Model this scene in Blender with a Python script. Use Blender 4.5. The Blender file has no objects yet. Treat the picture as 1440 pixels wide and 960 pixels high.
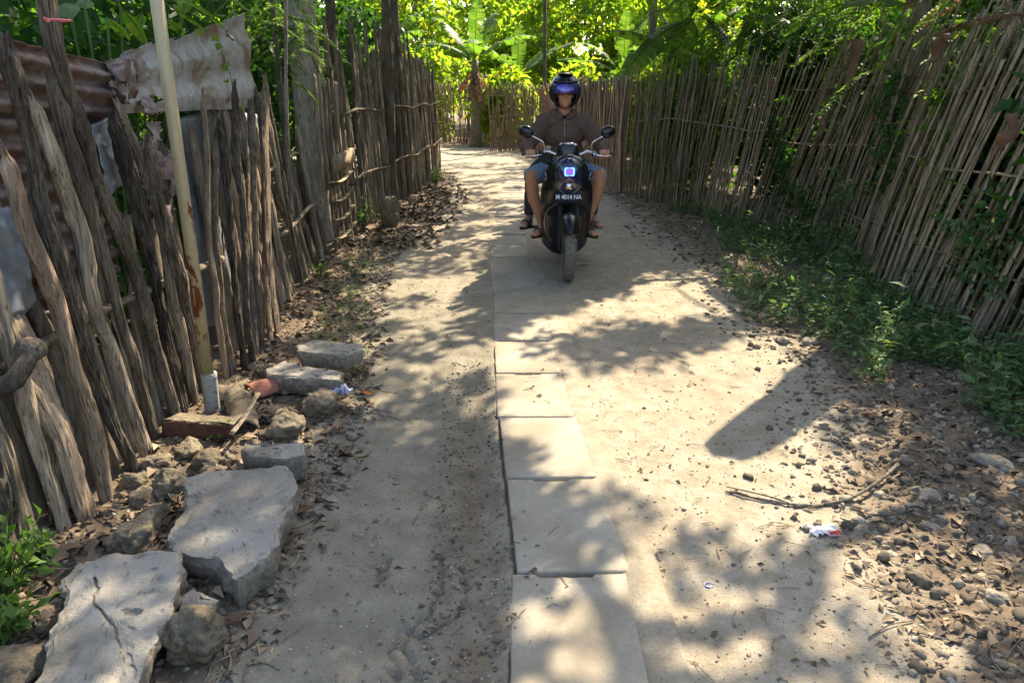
import bpy, bmesh, math, random
import numpy as np
from mathutils import Vector, Matrix
SC = bpy.context.scene
COL = SC.collection
R = math.radians
# ---------------------------------------------------------------- camera, light, exposure
CAM_H, FPX, PITCH = 1.5, 1050.0, math.atan(350/1050)
cd = bpy.data.cameras.new('camera'); cam = bpy.data.objects.new('camera', cd); COL.objects.link(cam)
cam.location = (0, 0, CAM_H); cam.rotation_euler = (math.pi/2 - PITCH, 0, 0)
cd.sensor_width = 36; cd.lens = FPX/1440*36; cd.clip_end = 600; cd.clip_start = 0.05
SC.camera = cam
SUN_AZ, SUN_EL = R(25), R(43)            # azimuth to the right of +Y
w = bpy.data.worlds.new('World'); SC.world = w; w.use_nodes = True
nt = w.node_tree; bg = nt.nodes['Background']
sky = nt.nodes.new('ShaderNodeTexSky'); sky.sky_type = 'NISHITA'; sky.sun_disc = False
sky.sun_elevation = SUN_EL; sky.sun_rotation = SUN_AZ; sky.dust_density = 2.5; sky.air_density = 1.0
nt.links.new(sky.outputs[0], bg.inputs[0]); bg.inputs[1].default_value = 0.15
ld = bpy.data.lights.new('sun', 'SUN'); ld.energy = 5.0; ld.angle = R(0.5); ld.color = (1.0, 0.875, 0.68)
sun = bpy.data.objects.new('sun', ld); COL.objects.link(sun)
SV = Vector((math.sin(SUN_AZ)*math.cos(SUN_EL), math.cos(SUN_AZ)*math.cos(SUN_EL), math.sin(SUN_EL)))
sun.rotation_euler = SV.to_track_quat('Z', 'Y').to_euler(); sun.location = (6, 12, 12)
SC.view_settings.view_transform = 'Standard'; SC.view_settings.look = 'None'
SC.view_settings.exposure = 1.62; SC.view_settings.gamma = 1; SC.view_settings.use_curve_mapping = False
SC.render.engine = 'CYCLES'
SC.cycles.max_bounces = 8; SC.cycles.transparent_max_bounces = 8
# ---------------------------------------------------------------- helpers
def ray(px, py):
    u = (px-720)/FPX; v = -(py-480)/FPX
    return np.array((u, math.cos(PITCH)+v*math.sin(PITCH), -math.sin(PITCH)+v*math.cos(PITCH)))
def G(px, py, z=0.0):
    r = ray(px, py); t = (z-CAM_H)/r[2]; return np.array((r[0]*t, r[1]*t, z))
def PX(px, py, x):
    r = ray(px, py); t = x/r[0]; return np.array((x, r[1]*t, CAM_H+r[2]*t))
def PY(px, py, y):
    r = ray(px, py); t = y/r[1]; return np.array((r[0]*t, y, CAM_H+r[2]*t))
def proj(x, y, z=0):
    dz = z-CAM_H; c, s = math.cos(PITCH), math.sin(PITCH)
    dep = y*c - dz*s; up = y*s + dz*c
    return 720+FPX*x/dep, 480-FPX*up/dep
_rs = np.random.RandomState(5)
_T = _rs.rand(64, 64, 64)
def vn(p):
    p = np.asarray(p, float); i = np.floor(p).astype(int); f = p-i; f = f*f*(3-2*f); i &= 63
    j = (i+1) & 63; a = 0
    x0, y0, z0 = i[..., 0], i[..., 1], i[..., 2]; x1, y1, z1 = j[..., 0], j[..., 1], j[..., 2]
    fx, fy, fz = f[..., 0], f[..., 1], f[..., 2]
    a = (_T[x0, y0, z0]*(1-fx)+_T[x1, y0, z0]*fx)*(1-fy)+(_T[x0, y1, z0]*(1-fx)+_T[x1, y1, z0]*fx)*fy
    b = (_T[x0, y0, z1]*(1-fx)+_T[x1, y0, z1]*fx)*(1-fy)+(_T[x0, y1, z1]*(1-fx)+_T[x1, y1, z1]*fx)*fy
    return (a*(1-fz)+b*fz)*2-1
def fbm(p, o=4, g=.5):
    p = np.asarray(p, float); s = 0; a = 1
    for k in range(o): s = s+a*vn(p*(2**k)+k*17.3); a *= g
    return s
def sst(a, b, x): 
    t = np.clip((x-a)/(b-a), 0, 1); return t*t*(3-2*t)
class MB:
    def __init__(s): s.V = []; s.F = {3: [], 4: []}; s.n = 0; s.P = []
    def add(s, v, f):
        v = np.asarray(v, float).reshape(-1, 3); s.V.append(v)
        if isinstance(f, np.ndarray):
            if len(f): s.F[f.shape[1]].append(f+s.n)
        else:
            for q in f:
                if len(q) in (3, 4): s.F[len(q)].append(np.array([q])+s.n)
                else: s.P.append([i+s.n for i in q])
        s.n += len(v)
    def verts(s): return np.concatenate(s.V) if s.V else np.zeros((0, 3))
    def mesh(s, name, smooth=True, off=None):
        me = bpy.data.meshes.new(name); v = s.verts()
        if off is not None: v = v-np.asarray(off)
        loops = []; tot = []
        for k in (3, 4):
            if s.F[k]:
                a = np.concatenate(s.F[k]); loops.append(a.ravel()); tot.append(np.full(len(a), k))
        for q in s.P: loops.append(np.array(q)); tot.append(np.array([len(q)]))
        loops = np.concatenate(loops); tot = np.concatenate(tot); st = np.concatenate(([0], np.cumsum(tot)[:-1]))
        me.vertices.add(len(v)); me.vertices.foreach_set('co', v.ravel().astype(np.float32))
        me.loops.add(len(loops)); me.loops.foreach_set('vertex_index', loops.astype(np.int32))
        me.polygons.add(len(tot)); me.polygons.foreach_set('loop_start', st.astype(np.int32))
        me.polygons.foreach_set('loop_total', tot.astype(np.int32))
        me.update(calc_edges=True); me.validate()
        if smooth: me.shade_smooth()
        return me
def wloc(o):
    l = np.zeros(3)
    while o is not None: l += np.array(o.location); o = o.parent
    return l
def build(mb, name, mat, parent=None, smooth=True, origin=None, local=False, sharp=None):
    """links the mesh (given in world coordinates) as ONE object; children keep the parent's offset"""
    if parent is not None:
        off = None if local else wloc(parent)
        o = bpy.data.objects.new(name, mb.mesh(name, smooth, off)); o.parent = parent
    else:
        if origin is None:
            v = mb.verts(); origin = ((v[:, 0].min()+v[:, 0].max())/2, (v[:, 1].min()+v[:, 1].max())/2, v[:, 2].min())
        o = bpy.data.objects.new(name, mb.mesh(name, smooth, None if local else origin))
        if not local: o.location = origin
    COL.objects.link(o)
    for m in (mat if isinstance(mat, (list, tuple)) else [mat]): o.data.materials.append(m)
    if sharp is not None: o.data.set_sharp_from_angle(angle=R(sharp))
    return o
def tag(o, label=None, cat=None, group=None, kind=None):
    if label: o['label'] = label
    if cat: o['category'] = cat
    if group: o['group'] = group
    if kind: o['kind'] = kind
    return o
def thing(name, label, cat, loc=(0, 0, 0), group=None, rz=0):
    o = bpy.data.objects.new(name, None); COL.objects.link(o); o.location = tuple(float(q) for q in loc); o.rotation_euler = (0, 0, rz)
    o.empty_display_size = .1
    return tag(o, label, cat, group)
def tube(mb, pts, rad, n=8, rough=0, freq=20, flat=1.0, closed_end=True, roll=0.0, jag=0, ridge=0, knots=0, seed=0):
    P = np.asarray(pts, float); m = len(P); r = np.broadcast_to(np.asarray(rad, float), (m,)).copy()
    T = np.gradient(P, axis=0); T /= np.linalg.norm(T, axis=1)[:, None]+1e-9
    ref = np.array((0, 0, 1.)) if abs(T[0][2]) < .9 else np.array((1., 0, 0))
    A = np.cross(T, ref); A /= np.linalg.norm(A, axis=1)[:, None]+1e-9
    B = np.cross(T, A)
    th = np.arange(n)/n*2*math.pi+roll
    c, s = np.cos(th), np.sin(th)
    cr, sr = math.cos(roll), math.sin(roll)
    off = (A[:, None, :]*c[None, :, None]+B[:, None, :]*(s*flat)[None, :, None])*r[:, None, None]
    V = P[:, None, :]+off
    if rough:
        d = fbm(V*np.array((freq, freq, freq*.25)), 3)
        V = P[:, None, :]+off*(1+rough*d[..., None])
    if ridge:
        arc = np.r_[0, np.cumsum(np.linalg.norm(np.diff(P, axis=0), axis=1))]; th3 = th[None, :]+arc[:, None]*.8
        q = np.stack([np.cos(th3)*4+seed, np.sin(th3)*4, np.broadcast_to(arc[:, None]*3.2, th3.shape)], -1); f = fbm(q, 3); f2 = fbm(q*np.array((2.6, 2.6, 1.6))+7, 2)
        k = 1-ridge*np.abs(f)*.9+ridge*.35*f2-ridge*1.6*sst(.10, .0, np.abs(fbm(q*np.array((.7, .7, .25))+3, 2)))
        rk = np.random.RandomState(seed+5)
        for _ in range(knots):
            a0, s0 = rk.rand()*6.28, arc[-1]*(.25+.7*rk.rand()); da = np.angle(np.exp(1j*(th[None, :]-a0))); ds = (arc[:, None]-s0)/.04; d2 = (da/.55)**2+ds**2; k = k+.42*np.exp(-d2)-.35*np.exp(-d2*9)
        V = P[:, None, :]+(V-P[:, None, :])*k[..., None]
    if jag: V[-1] += T[-1]*(_rs.rand(n)[:, None]*jag)
    i = np.arange(m-1)[:, None]*n; j = np.arange(n)[None, :]; k = (j+1) % n
    F = np.stack([i+j, i+k, i+n+k, i+n+j], -1).reshape(-1, 4)
    V = V.reshape(-1, 3)
    if closed_end:
        V = np.vstack([V, P[0], P[-1]+(T[-1]*jag*.3)])
        a = m*n; j = np.arange(n); k = (j+1) % n
        t1 = np.stack([k, j, np.full(n, a)], -1); t2 = np.stack([(m-1)*n+j, (m-1)*n+k, np.full(n, a+1)], -1)
        mb.add(V, F); mb.F[3].append(t1+mb.n-len(V)); mb.F[3].append(t2+mb.n-len(V))
    else: mb.add(V, F)
def curve(pts, n=12):
    """Catmull-Rom through points"""
    P = np.asarray(pts, float)
    if len(P) == 2: return P[0]+(P[1]-P[0])*np.linspace(0, 1, n)[:, None]
    Q = np.vstack([2*P[0]-P[1], P, 2*P[-1]-P[-2]]); out = []
    t = np.linspace(0, len(P)-1, n)
    for u in t:
        i = min(int(u), len(P)-2); f = u-i; a, b, c, d = Q[i:i+4]
        out.append(.5*((2*b)+(c-a)*f+(2*a-5*b+4*c-d)*f*f+(3*b-a-3*c+d)*f**3))
    return np.array(out)
def box(mb, c, s, rot=None, bev=0):
    c = np.asarray(c, float); h = np.asarray(s, float)/2
    if bev:
        bm = bmesh.new(); bmesh.ops.create_cube(bm, size=1)
        for v in bm.verts: v.co = Vector((v.co[0]*2*h[0], v.co[1]*2*h[1], v.co[2]*2*h[2]))
        bmesh.ops.bevel(bm, geom=bm.edges[:], offset=bev, segments=2, affect='EDGES')
        v = np.array([q.co[:] for q in bm.verts]); f = [[q.index for q in fc.verts] for fc in bm.faces]; bm.free()
    else:
        v = np.array([(x, y, z) for x in (-1, 1) for y in (-1, 1) for z in (-1, 1)])*h
        f = [(0, 1, 3, 2), (4, 6, 7, 5), (0, 4, 5, 1), (2, 3, 7, 6), (0, 2, 6, 4), (1, 5, 7, 3)]
    if rot is not None: v = v@np.array(rot.to_3x3() if isinstance(rot, Matrix) else rot).T
    mb.add(v+c, f)
def rotm(x=0, y=0, z=0):
    from mathutils import Euler
    return np.array(Euler((x, y, z)).to_matrix())
_ICO = {}
def ico(sub):
    if sub not in _ICO:
        bm = bmesh.new(); bmesh.ops.create_icosphere(bm, subdivisions=sub, radius=1)
        _ICO[sub] = (np.array([v.co[:] for v in bm.verts]), np.array([[v.index for v in f.verts] for f in bm.faces])); bm.free()
    return _ICO[sub]
def ell(mb, c, r, sub=3, rot=None):
    v, f = ico(sub); v = v*np.asarray(r, float)
    if rot is not None: v = v@rot.T
    mb.add(v+np.asarray(c, float), f)
def rock(mb, c, r, seed=0, sub=5, rough=.28, cuts=5, rot=None, fine=.05):
    v, f = ico(sub); rs = np.random.RandomState(seed); v = v.copy()
    for k in range(cuts):
        n = rs.randn(3); n /= np.linalg.norm(n); d = .62+.25*rs.rand(); s = v@n
        v = v-np.where(s > d, (s-d)*.85, 0)[:, None]*n
    v = v*(1+rough*fbm(v*1.3+seed*3.1, 3))[:, None]
    if fine: v = v*(1+fine*(np.abs(fbm(v*6+seed, 4))*-1.2+.3))[:, None]
    v = v*np.asarray(r, float)
    v = v@(rotm(0, 0, rs.rand()*6.28) if rot is None else rot).T
    mb.add(v+np.asarray(c, float), f)
def chunk(mb, outline, thick, seed=0, tilt=(0, 0), undercut=.04, rough=.012, n=170, topn=.004, zt=0.0):
    """broken concrete piece: world outline of its top (star shaped), thickness downwards"""
    rs = np.random.RandomState(seed); O = np.asarray(outline, float)[:, :2]
    C = O.mean(0); L = np.vstack([O, O[:1]]); d = np.r_[0, np.cumsum(np.linalg.norm(np.diff(L, axis=0), axis=1))]
    t = np.linspace(0, d[-1], n, endpoint=False); ring = np.stack([np.interp(t, d, L[:, k]) for k in (0, 1)], 1)
    q = np.c_[ring*9, np.full(n, seed*1.7)]; ring = ring+np.stack([fbm(q, 4), fbm(q+31, 4)], 1)*rough
    rings = []
    levels = [(-1, -undercut), (-.8, -undercut*.5), (-.55, 0), (-.3, .004), (-.12, .002), (-.03, -.004), (0, -.014)]
    for z, inset in levels:
        e = C+(ring-C)*(1+inset/np.linalg.norm(ring-C, axis=1))[:, None]
        q = np.c_[e*22, np.full(n, z*5+seed)]
        e = e+np.stack([fbm(q, 3), fbm(q+11, 3)], 1)*rough*(.7 if z < -.01 else .25)
        rings.append(np.c_[e, np.full(n, z*thick)])
    for s in (.97, .93, .88, .82, .76, .7, .63, .56, .49, .42, .35, .28, .21, .14, .07):
        e = C+(rings[6][:, :2]-C)*s; q = np.c_[e*7, np.full(n, seed)]; pit = vn(np.c_[e*38, np.full(n, seed+9.)]); rings.append(np.c_[e, topn*1.6*fbm(q, 5)*(1.2-s*.3)-.006*sst(.45, .75, pit)])
    V = np.concatenate(rings); V = np.vstack([V, [C[0], C[1], 0]]); m = len(rings)
    i = np.arange(m-1)[:, None]*n; j = np.arange(n)[None, :]; k = (j+1) % n
    F = np.stack([i+j, i+k, i+n+k, i+n+j], -1).reshape(-1, 4)
    V[:, 2] += zt+(V[:, 0]-C[0])*tilt[0]+(V[:, 1]-C[1])*tilt[1]
    mb.add(V, F); j = np.arange(n); k = (j+1) % n
    mb.F[3].append(np.stack([(m-1)*n+j, (m-1)*n+k, np.full(n, m*n)], -1)+mb.n-len(V))
    mb.P.append([mb.n-len(V)+q for q in range(n-1, -1, -1)])
def leaves(mb, P, D, L, W, N=None, fold=.25, rs=_rs):
    """many small leaves: base P, direction D, length L, width W; two folded halves with six points"""
    P = np.asarray(P, float); m = len(P); D = np.asarray(D, float); D = D/(np.linalg.norm(D, axis=1)[:, None]+1e-9)
    if N is None: N = rs.randn(m, 3)
    S = np.cross(D, N); S /= np.linalg.norm(S, axis=1)[:, None]+1e-9; U = np.cross(S, D)
    L = np.broadcast_to(L, (m,))[:, None]; W = np.broadcast_to(W, (m,))[:, None]
    a = P; e = P+D*L-U*L*.12
    l1 = P+D*L*.38+S*W*.5+U*W*fold; r1 = P+D*L*.38-S*W*.5+U*W*fold; mid = P+D*L*.45
    V = np.stack([a, l1, e, r1, mid], 1).reshape(-1, 3); b = np.arange(m)[:, None]*5
    F = np.concatenate([b+np.array([[0, 4, 1]]), b+np.array([[1, 4, 2]]), b+np.array([[0, 3, 4]]), b+np.array([[3, 2, 4]])])
    mb.add(V, F)
def clumps(mb, centers, rads, per, L, W, droop=.3, seed=0, dirz=0.0):
    rs = np.random.RandomState(seed); C = np.repeat(np.asarray(centers, float), per, 0); Rr = np.repeat(np.broadcast_to(rads, (len(centers),)), per)
    d = rs.randn(len(C), 3); d /= np.linalg.norm(d, axis=1)[:, None]; u = rs.rand(len(C))**.45
    P = C+d*(Rr*u)[:, None]*np.array((1, 1, .75)); D = d+rs.randn(len(C), 3)*.6; D[:, 2] += -droop+dirz
    N = rs.randn(len(C), 3)*.7; N[:, 2] += 1
    k = .65+.7*rs.rand(len(C)); leaves(mb, P, D, L*k, W*k, N, rs=rs)
# ---------------------------------------------------------------- materials
def mat(name, base=(.5, .5, .5), rough=.8, metal=0, spec=.3):
    m = bpy.data.materials.new(name); m.use_nodes = True; b = m.node_tree.nodes['Principled BSDF']
    b.inputs['Base Color'].default_value = (*base, 1); b.inputs['Roughness'].default_value = rough
    b.inputs['Metallic'].default_value = metal; b.inputs['Specular IOR Level'].default_value = spec
    return m
class N:
    """small node builder"""
    def __init__(s, m): s.t = m.node_tree; s.b = s.t.nodes['Principled BSDF']; s.m = m
    def new(s, ty, **k):
        n = s.t.nodes.new(ty)
        for a, v in k.items(): setattr(n, a, v)
        return n
    def link(s, a, b): s.t.links.new(a, b)
    def coord(s, which='Object', scale=(1, 1, 1), rnd=False):
        c = s.new('ShaderNodeTexCoord'); mp = s.new('ShaderNodeMapping'); mp.inputs['Scale'].default_value = scale
        s.link(c.outputs[which], mp.inputs[0])
        if rnd:
            oi = s.new('ShaderNodeObjectInfo'); mu = s.new('ShaderNodeMath', operation='MULTIPLY'); mu.inputs[1].default_value = 40
            s.link(oi.outputs['Random'], mu.inputs[0]); s.link(mu.outputs[0], mp.inputs['Location'])
        return mp.outputs[0]
    def noise(s, co, scale, detail=6, rough=.6, dist=0):
        n = s.new('ShaderNodeTexNoise'); n.inputs['Scale'].default_value = scale; n.inputs['Detail'].default_value = detail
        n.inputs['Roughness'].default_value = rough; n.inputs['Distortion'].default_value = dist; s.link(co, n.inputs['Vector']); return n.outputs[0]
    def vor(s, co, scale, feature='F1', out=0):
        n = s.new('ShaderNodeTexVoronoi', feature=feature); n.inputs['Scale'].default_value = scale; s.link(co, n.inputs['Vector']); return n.outputs[out]
    def ramp(s, f, stops, interp='LINEAR'):
        n = s.new('ShaderNodeValToRGB'); n.color_ramp.interpolation = interp; e = n.color_ramp.elements
        while len(e) < len(stops): e.new(.5)
        for q, (p, c) in zip(e, stops):
            q.position = p; q.color = (*c, 1) if hasattr(c, '__len__') else (c, c, c, 1)
        s.link(f, n.inputs[0]); return n.outputs[0]
    def mix(s, f, a, b, mode='MIX'):
        n = s.new('ShaderNodeMix', data_type='RGBA', blend_type=mode)
        for i, v in ((0, f), (6, a), (7, b)):
            if hasattr(v, 'is_linked'): s.link(v, n.inputs[i])
            elif i == 0: n.inputs[0].default_value = v
            else: n.inputs[i].default_value = (*v, 1)
        return n.outputs[2]
    def math(s, op, a, b=0):
        n = s.new('ShaderNodeMath', operation=op)
        for i, v in ((0, a), (1, b)):
            if hasattr(v, 'is_linked'): s.link(v, n.inputs[i])
            else: n.inputs[i].default_value = v
        return n.outputs[0]
    def color(s, c): s.link(c, s.b.inputs['Base Color'])
    def roughness(s, c): s.link(c, s.b.inputs['Roughness'])
    def bump(s, h, strength=.5, dist=.01):
        n = s.new('ShaderNodeBump'); n.inputs['Strength'].default_value = strength; n.inputs['Distance'].default_value = dist
        s.link(h, n.inputs['Height']); s.link(n.outputs[0], s.b.inputs['Normal'])
    def attr(s, name, out='Color'):
        n = s.new('ShaderNodeAttribute'); n.attribute_name = name; return n.outputs[out]
    def island(s): return s.new('ShaderNodeNewGeometry').outputs['Random Per Island']
    def objrand(s): return s.new('ShaderNodeObjectInfo').outputs['Random']
def leafmat(name, stops, trans=.5, rough=.6, tint=(1.0, 1.25, .35)):
    m = mat(name, rough=rough, spec=.18); n = N(m); c = n.ramp(n.island(), stops)
    co = n.coord('Object', (1, 1, 1)); v = n.noise(co, 1.4, 2); c = n.mix(n.ramp(v, [(.35, 0), (.65, .45)]), c, [x*.55 for x in stops[0][1]])
    n.color(c); out = n.t.nodes['Material Output']
    tr = n.new('ShaderNodeBsdfTranslucent'); tc = n.mix(1.0, c, tint, 'MULTIPLY'); n.link(tc, tr.inputs[0])
    ms = n.new('ShaderNodeMixShader'); ms.inputs[0].default_value = trans
    n.link(n.b.outputs[0], ms.inputs[1]); n.link(tr.outputs[0], ms.inputs[2]); n.link(ms.outputs[0], out.inputs[0]); return m
M = {}
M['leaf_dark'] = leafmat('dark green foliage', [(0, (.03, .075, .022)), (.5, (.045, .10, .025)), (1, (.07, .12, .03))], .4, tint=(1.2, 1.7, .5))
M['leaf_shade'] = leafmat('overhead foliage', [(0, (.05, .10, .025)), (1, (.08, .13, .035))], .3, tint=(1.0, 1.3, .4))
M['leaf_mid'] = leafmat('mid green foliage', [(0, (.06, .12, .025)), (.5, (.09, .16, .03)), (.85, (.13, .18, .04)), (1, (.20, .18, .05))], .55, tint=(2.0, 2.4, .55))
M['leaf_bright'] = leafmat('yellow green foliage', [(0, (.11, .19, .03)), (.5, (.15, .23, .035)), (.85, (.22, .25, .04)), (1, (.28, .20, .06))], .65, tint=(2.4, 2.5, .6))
M['banana'] = leafmat('banana leaf', [(0, (.09, .17, .04)), (.6, (.13, .21, .05)), (1, (.20, .24, .07))], .5, .5, tint=(1.7, 2.0, .45))
M['banana_dead'] = leafmat('dead banana leaf', [(0, (.15, .09, .055)), (.6, (.23, .145, .09)), (1, (.30, .20, .13))], .35, .7, tint=(1.3, .9, .6))
M['weed'] = leafmat('weed leaf', [(0, (.08, .14, .06)), (.5, (.13, .20, .085)), (.9, (.19, .25, .10)), (1, (.22, .19, .08))], .35, tint=(1.2, 1.6, .5))
M['weed_lit'] = leafmat('fresh leaf', [(0, (.07, .14, .025)), (.8, (.11, .18, .035)), (1, (.22, .26, .06))], .35, tint=(1.5, 1.8, .5))
m = M['litter'] = mat('dry leaf litter', rough=.85); n = N(m)
n.color(n.ramp(n.island(), [(0, (.05, .04, .03)), (.3, (.11, .08, .055)), (.6, (.17, .12, .075)), (.85, (.26, .19, .12)), (1, (.36, .28, .18))]))
m = M['soil'] = mat('road dust and soil', rough=.95, spec=.1); n = N(m)
co = n.coord('Object'); zone = n.attr('zone'); sep = n.new('ShaderNodeSeparateColor'); n.link(zone, sep.inputs[0])
big = n.noise(co, 1.6, 5); mid = n.noise(co, 9, 8, .65); fine = n.noise(co, 90, 6, .7)
dust = n.mix(n.ramp(big, [(.35, 0), (.65, 1)]), (.345, .293, .213), (.44, .383, .285))
dust = n.mix(n.ramp(mid, [(.38, .7), (.62, 0)]), dust, (.27, .215, .14))
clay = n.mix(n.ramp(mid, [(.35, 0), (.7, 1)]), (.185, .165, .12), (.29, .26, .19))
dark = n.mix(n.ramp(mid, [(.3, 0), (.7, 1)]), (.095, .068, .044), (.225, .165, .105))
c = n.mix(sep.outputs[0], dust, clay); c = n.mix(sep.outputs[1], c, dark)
vf = n.vor(co, 55, 'F1', 0); spk = n.ramp(n.noise(co, 210, 2, .5), [(.66, 0), (.74, .75)]); c = n.mix(spk, c, (.09, .075, .055))
spk2 = n.ramp(n.noise(co, 33, 3, .7), [(.66, 0), (.72, .5)]); c = n.mix(spk2, c, (.14, .11, .08))
c = n.mix(n.ramp(fine, [(.35, .35), (.6, 0)]), c, (.15, .12, .085))
n.color(c); n.bump(n.math('ADD', n.math('MULTIPLY', fine, .5), n.math('ADD', mid, n.math('MULTIPLY', n.noise(co, 260, 3), .25))), .8, .012)
m = M['slab'] = mat('worn cast concrete', rough=.9, spec=.15); n = N(m); co = n.coord('Object', rnd=True)
a = n.noise(co, 4, 6); b = n.noise(co, 55, 6, .7)
c = n.mix(n.ramp(a, [(.3, 0), (.7, 1)]), (.30, .262, .195), (.39, .345, .262)); c = n.mix(n.ramp(n.noise(co, 2.2, 6, .65, .6), [(.42, 0), (.62, .8)]), c, (.25, .205, .14)); c = n.mix(n.ramp(b, [(.3, .5), (.55, 0)]), c, (.22, .19, .14))
c = n.mix(n.ramp(n.noise(co, 120, 2), [(.68, 0), (.74, .8)]), c, (.12, .10, .08)); n.color(c); n.bump(b, .35, .006)
m = M['concrete'] = mat('broken concrete', rough=.92, spec=.15); n = N(m); co = n.coord('Object', rnd=True)
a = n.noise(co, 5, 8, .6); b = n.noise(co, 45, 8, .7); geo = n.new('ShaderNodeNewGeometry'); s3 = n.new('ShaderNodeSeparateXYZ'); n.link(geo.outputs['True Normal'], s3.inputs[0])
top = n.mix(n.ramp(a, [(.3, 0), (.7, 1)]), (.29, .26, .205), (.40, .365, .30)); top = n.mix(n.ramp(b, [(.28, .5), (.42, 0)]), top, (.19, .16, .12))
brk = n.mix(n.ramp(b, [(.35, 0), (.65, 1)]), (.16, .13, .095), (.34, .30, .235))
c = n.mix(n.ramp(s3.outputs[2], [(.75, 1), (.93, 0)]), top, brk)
c = n.mix(n.ramp(n.noise(co, 20, 4, .6), [(.66, 0), (.74, .8)]), c, (.13, .11, .085)); c = n.mix(n.ramp(n.noise(co, 2.3, 4, .6, .8), [(.5, 0), (.62, .55)]), c, (.20, .165, .115)); c = n.mix(n.ramp(n.noise(co, 120, 3, .6), [(.30, .6), (.38, 0)]), c, (.12, .10, .075))
n.color(c); n.bump(n.math('ADD', b, a), 1.0, .014)
m = M['rock'] = mat('pitted limestone', rough=.95, spec=.1); n = N(m); co = n.coord('Object', rnd=True)
a = n.noise(co, 7, 8, .65); b = n.noise(co, 40, 8, .75); c = n.mix(n.ramp(a, [(.3, 0), (.7, 1)]), (.15, .12, .08), (.34, .28, .19))
c = n.mix(n.ramp(b, [(.35, .8), (.52, 0)]), c, (.07, .055, .04)); n.color(c); n.bump(n.math('ADD', b, a), 1.0, .02)
m = M['pebble'] = mat('rubble stones', rough=.95, spec=.1); n = N(m); co = n.coord('Object')
c = n.ramp(n.island(), [(0, (.11, .085, .06)), (.5, (.19, .15, .105)), (.88, (.27, .22, .155)), (1, (.40, .35, .27))])
c = n.mix(n.ramp(n.noise(co, 60, 5), [(.35, .6), (.6, 0)]), c, (.07, .06, .045)); n.color(c); n.bump(n.noise(co, 90, 5), .5, .006)
def woodmat(name, dark, midc, light, sc=(26, 26, 1.6), bump=.8):
    m = mat(name, rough=.88, spec=.15); n = N(m); co = n.coord('Object', sc, rnd=True); g = n.noise(co, 1.6, 8, .68, .4)
    co2 = n.coord('Object', (1, 1, .35), rnd=True); bl = n.noise(co2, 7, 5, .6)
    c = n.ramp(g, [(.28, dark), (.5, midc), (.72, light)]); c = n.mix(n.ramp(bl, [(.42, 0), (.68, .75)]), c, dark)
    co3 = n.coord('Object', (sc[0]*4, sc[1]*4, sc[2]*2.2), rnd=True); fc = n.noise(co3, 1.5, 4, .6, .3); c = n.mix(n.ramp(fc, [(.34, .85), (.46, 0)]), c, [x*.45 for x in dark]); g = n.math('ADD', g, n.math('MULTIPLY', fc, .9))
    hs = n.new('ShaderNodeHueSaturation'); n.link(c, hs.inputs['Color']); v = n.math('ADD', n.math('MULTIPLY', n.objrand(), .9), .55)
    n.link(v, hs.inputs['Value']); n.color(hs.outputs[0]); n.bump(n.math('ADD', g, n.math('MULTIPLY', bl, .5)), bump, .012); return m
M['wood'] = woodmat('weathered grey brown wood', (.08, .062, .044), (.28, .225, .155), (.50, .41, .29))
M['wood_warm'] = woodmat('peeled tan wood', (.14, .10, .065), (.31, .23, .155), (.47, .37, .26))
M['wood_bark'] = woodmat('post with flaking bark', (.045, .036, .027), (.18, .145, .105), (.38, .32, .24), (40, 40, 5), 1.4)
M['bamboo'] = woodmat('weathered bamboo strips', (.105, .078, .05), (.30, .23, .145), (.50, .39, .25), (30, 30, 3), .4)
M['bamboo_red'] = woodmat('reddish old bamboo strips', (.18, .12, .08), (.40, .28, .185), (.58, .43, .30), (30, 30, 3), .4)
M['bark'] = woodmat('tree bark', (.10, .085, .06), (.23, .19, .14), (.36, .31, .23), (14, 14, 3.5), 1.4)
m = M['rust'] = mat('rusty corrugated iron', rough=.75, spec=.3, metal=.25); n = N(m); co = n.coord('Object', rnd=True)
a = n.noise(co, 5, 8, .62, .5); b = n.noise(co, 28, 6)
c = n.ramp(a, [(.3, (.14, .085, .06)), (.44, (.22, .15, .12)), (.56, (.30, .24, .205)), (.72, (.38, .34, .30))]); c = n.mix(n.ramp(b, [(.35, .5), (.6, 0)]), c, (.09, .04, .025))
n.color(c); n.bump(b, .3, .003)
m = M['galv'] = mat('stained galvanised iron', rough=.62, spec=.3, metal=.05); n = N(m); co = n.coord('Object', rnd=True)
a = n.noise(co, 4.2, 8, .6, .6); b = n.noise(co, 22, 6)
c = n.ramp(a, [(.34, (.34, .35, .345)), (.50, (.28, .28, .26)), (.57, (.20, .15, .11)), (.66, (.11, .055, .032)), (.72, (.17, .08, .04))]); c = n.mix(n.ramp(b, [(.36, .5), (.5, 0)]), c, (.20, .15, .11))
n.color(c); n.bump(b, .25, .003)
m = M['bluegalv'] = mat('blue grey sheet metal', (.22, .25, .28), .45, .5, .4); n = N(m); co = n.coord('Object'); a = n.noise(co, 9, 7, .6)
n.color(n.ramp(a, [(.35, (.20, .235, .27)), (.55, (.32, .35, .37)), (.7, (.22, .17, .13))]))
m = M['pole'] = mat('cream painted steel with rust', rough=.55, spec=.4); n = N(m); co = n.coord('Object', (1, 1, .4)); a = n.noise(co, 22, 6, .6, .5)
gr = n.new('ShaderNodeSeparateXYZ'); n.link(n.coord('Object'), gr.inputs[0])
k = n.math('SUBTRACT', a, n.math('MULTIPLY', n.math('ABSOLUTE', n.math('SUBTRACT', gr.outputs[2], .62)), .22))
c = n.mix(n.ramp(n.noise(co, 60, 4), [(.4, .35), (.6, 0)]), (.50, .42, .245), (.38, .30, .15)); c = n.mix(n.ramp(k, [(.49, 0), (.53, 1)]), c, (.16, .05, .018))
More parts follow.
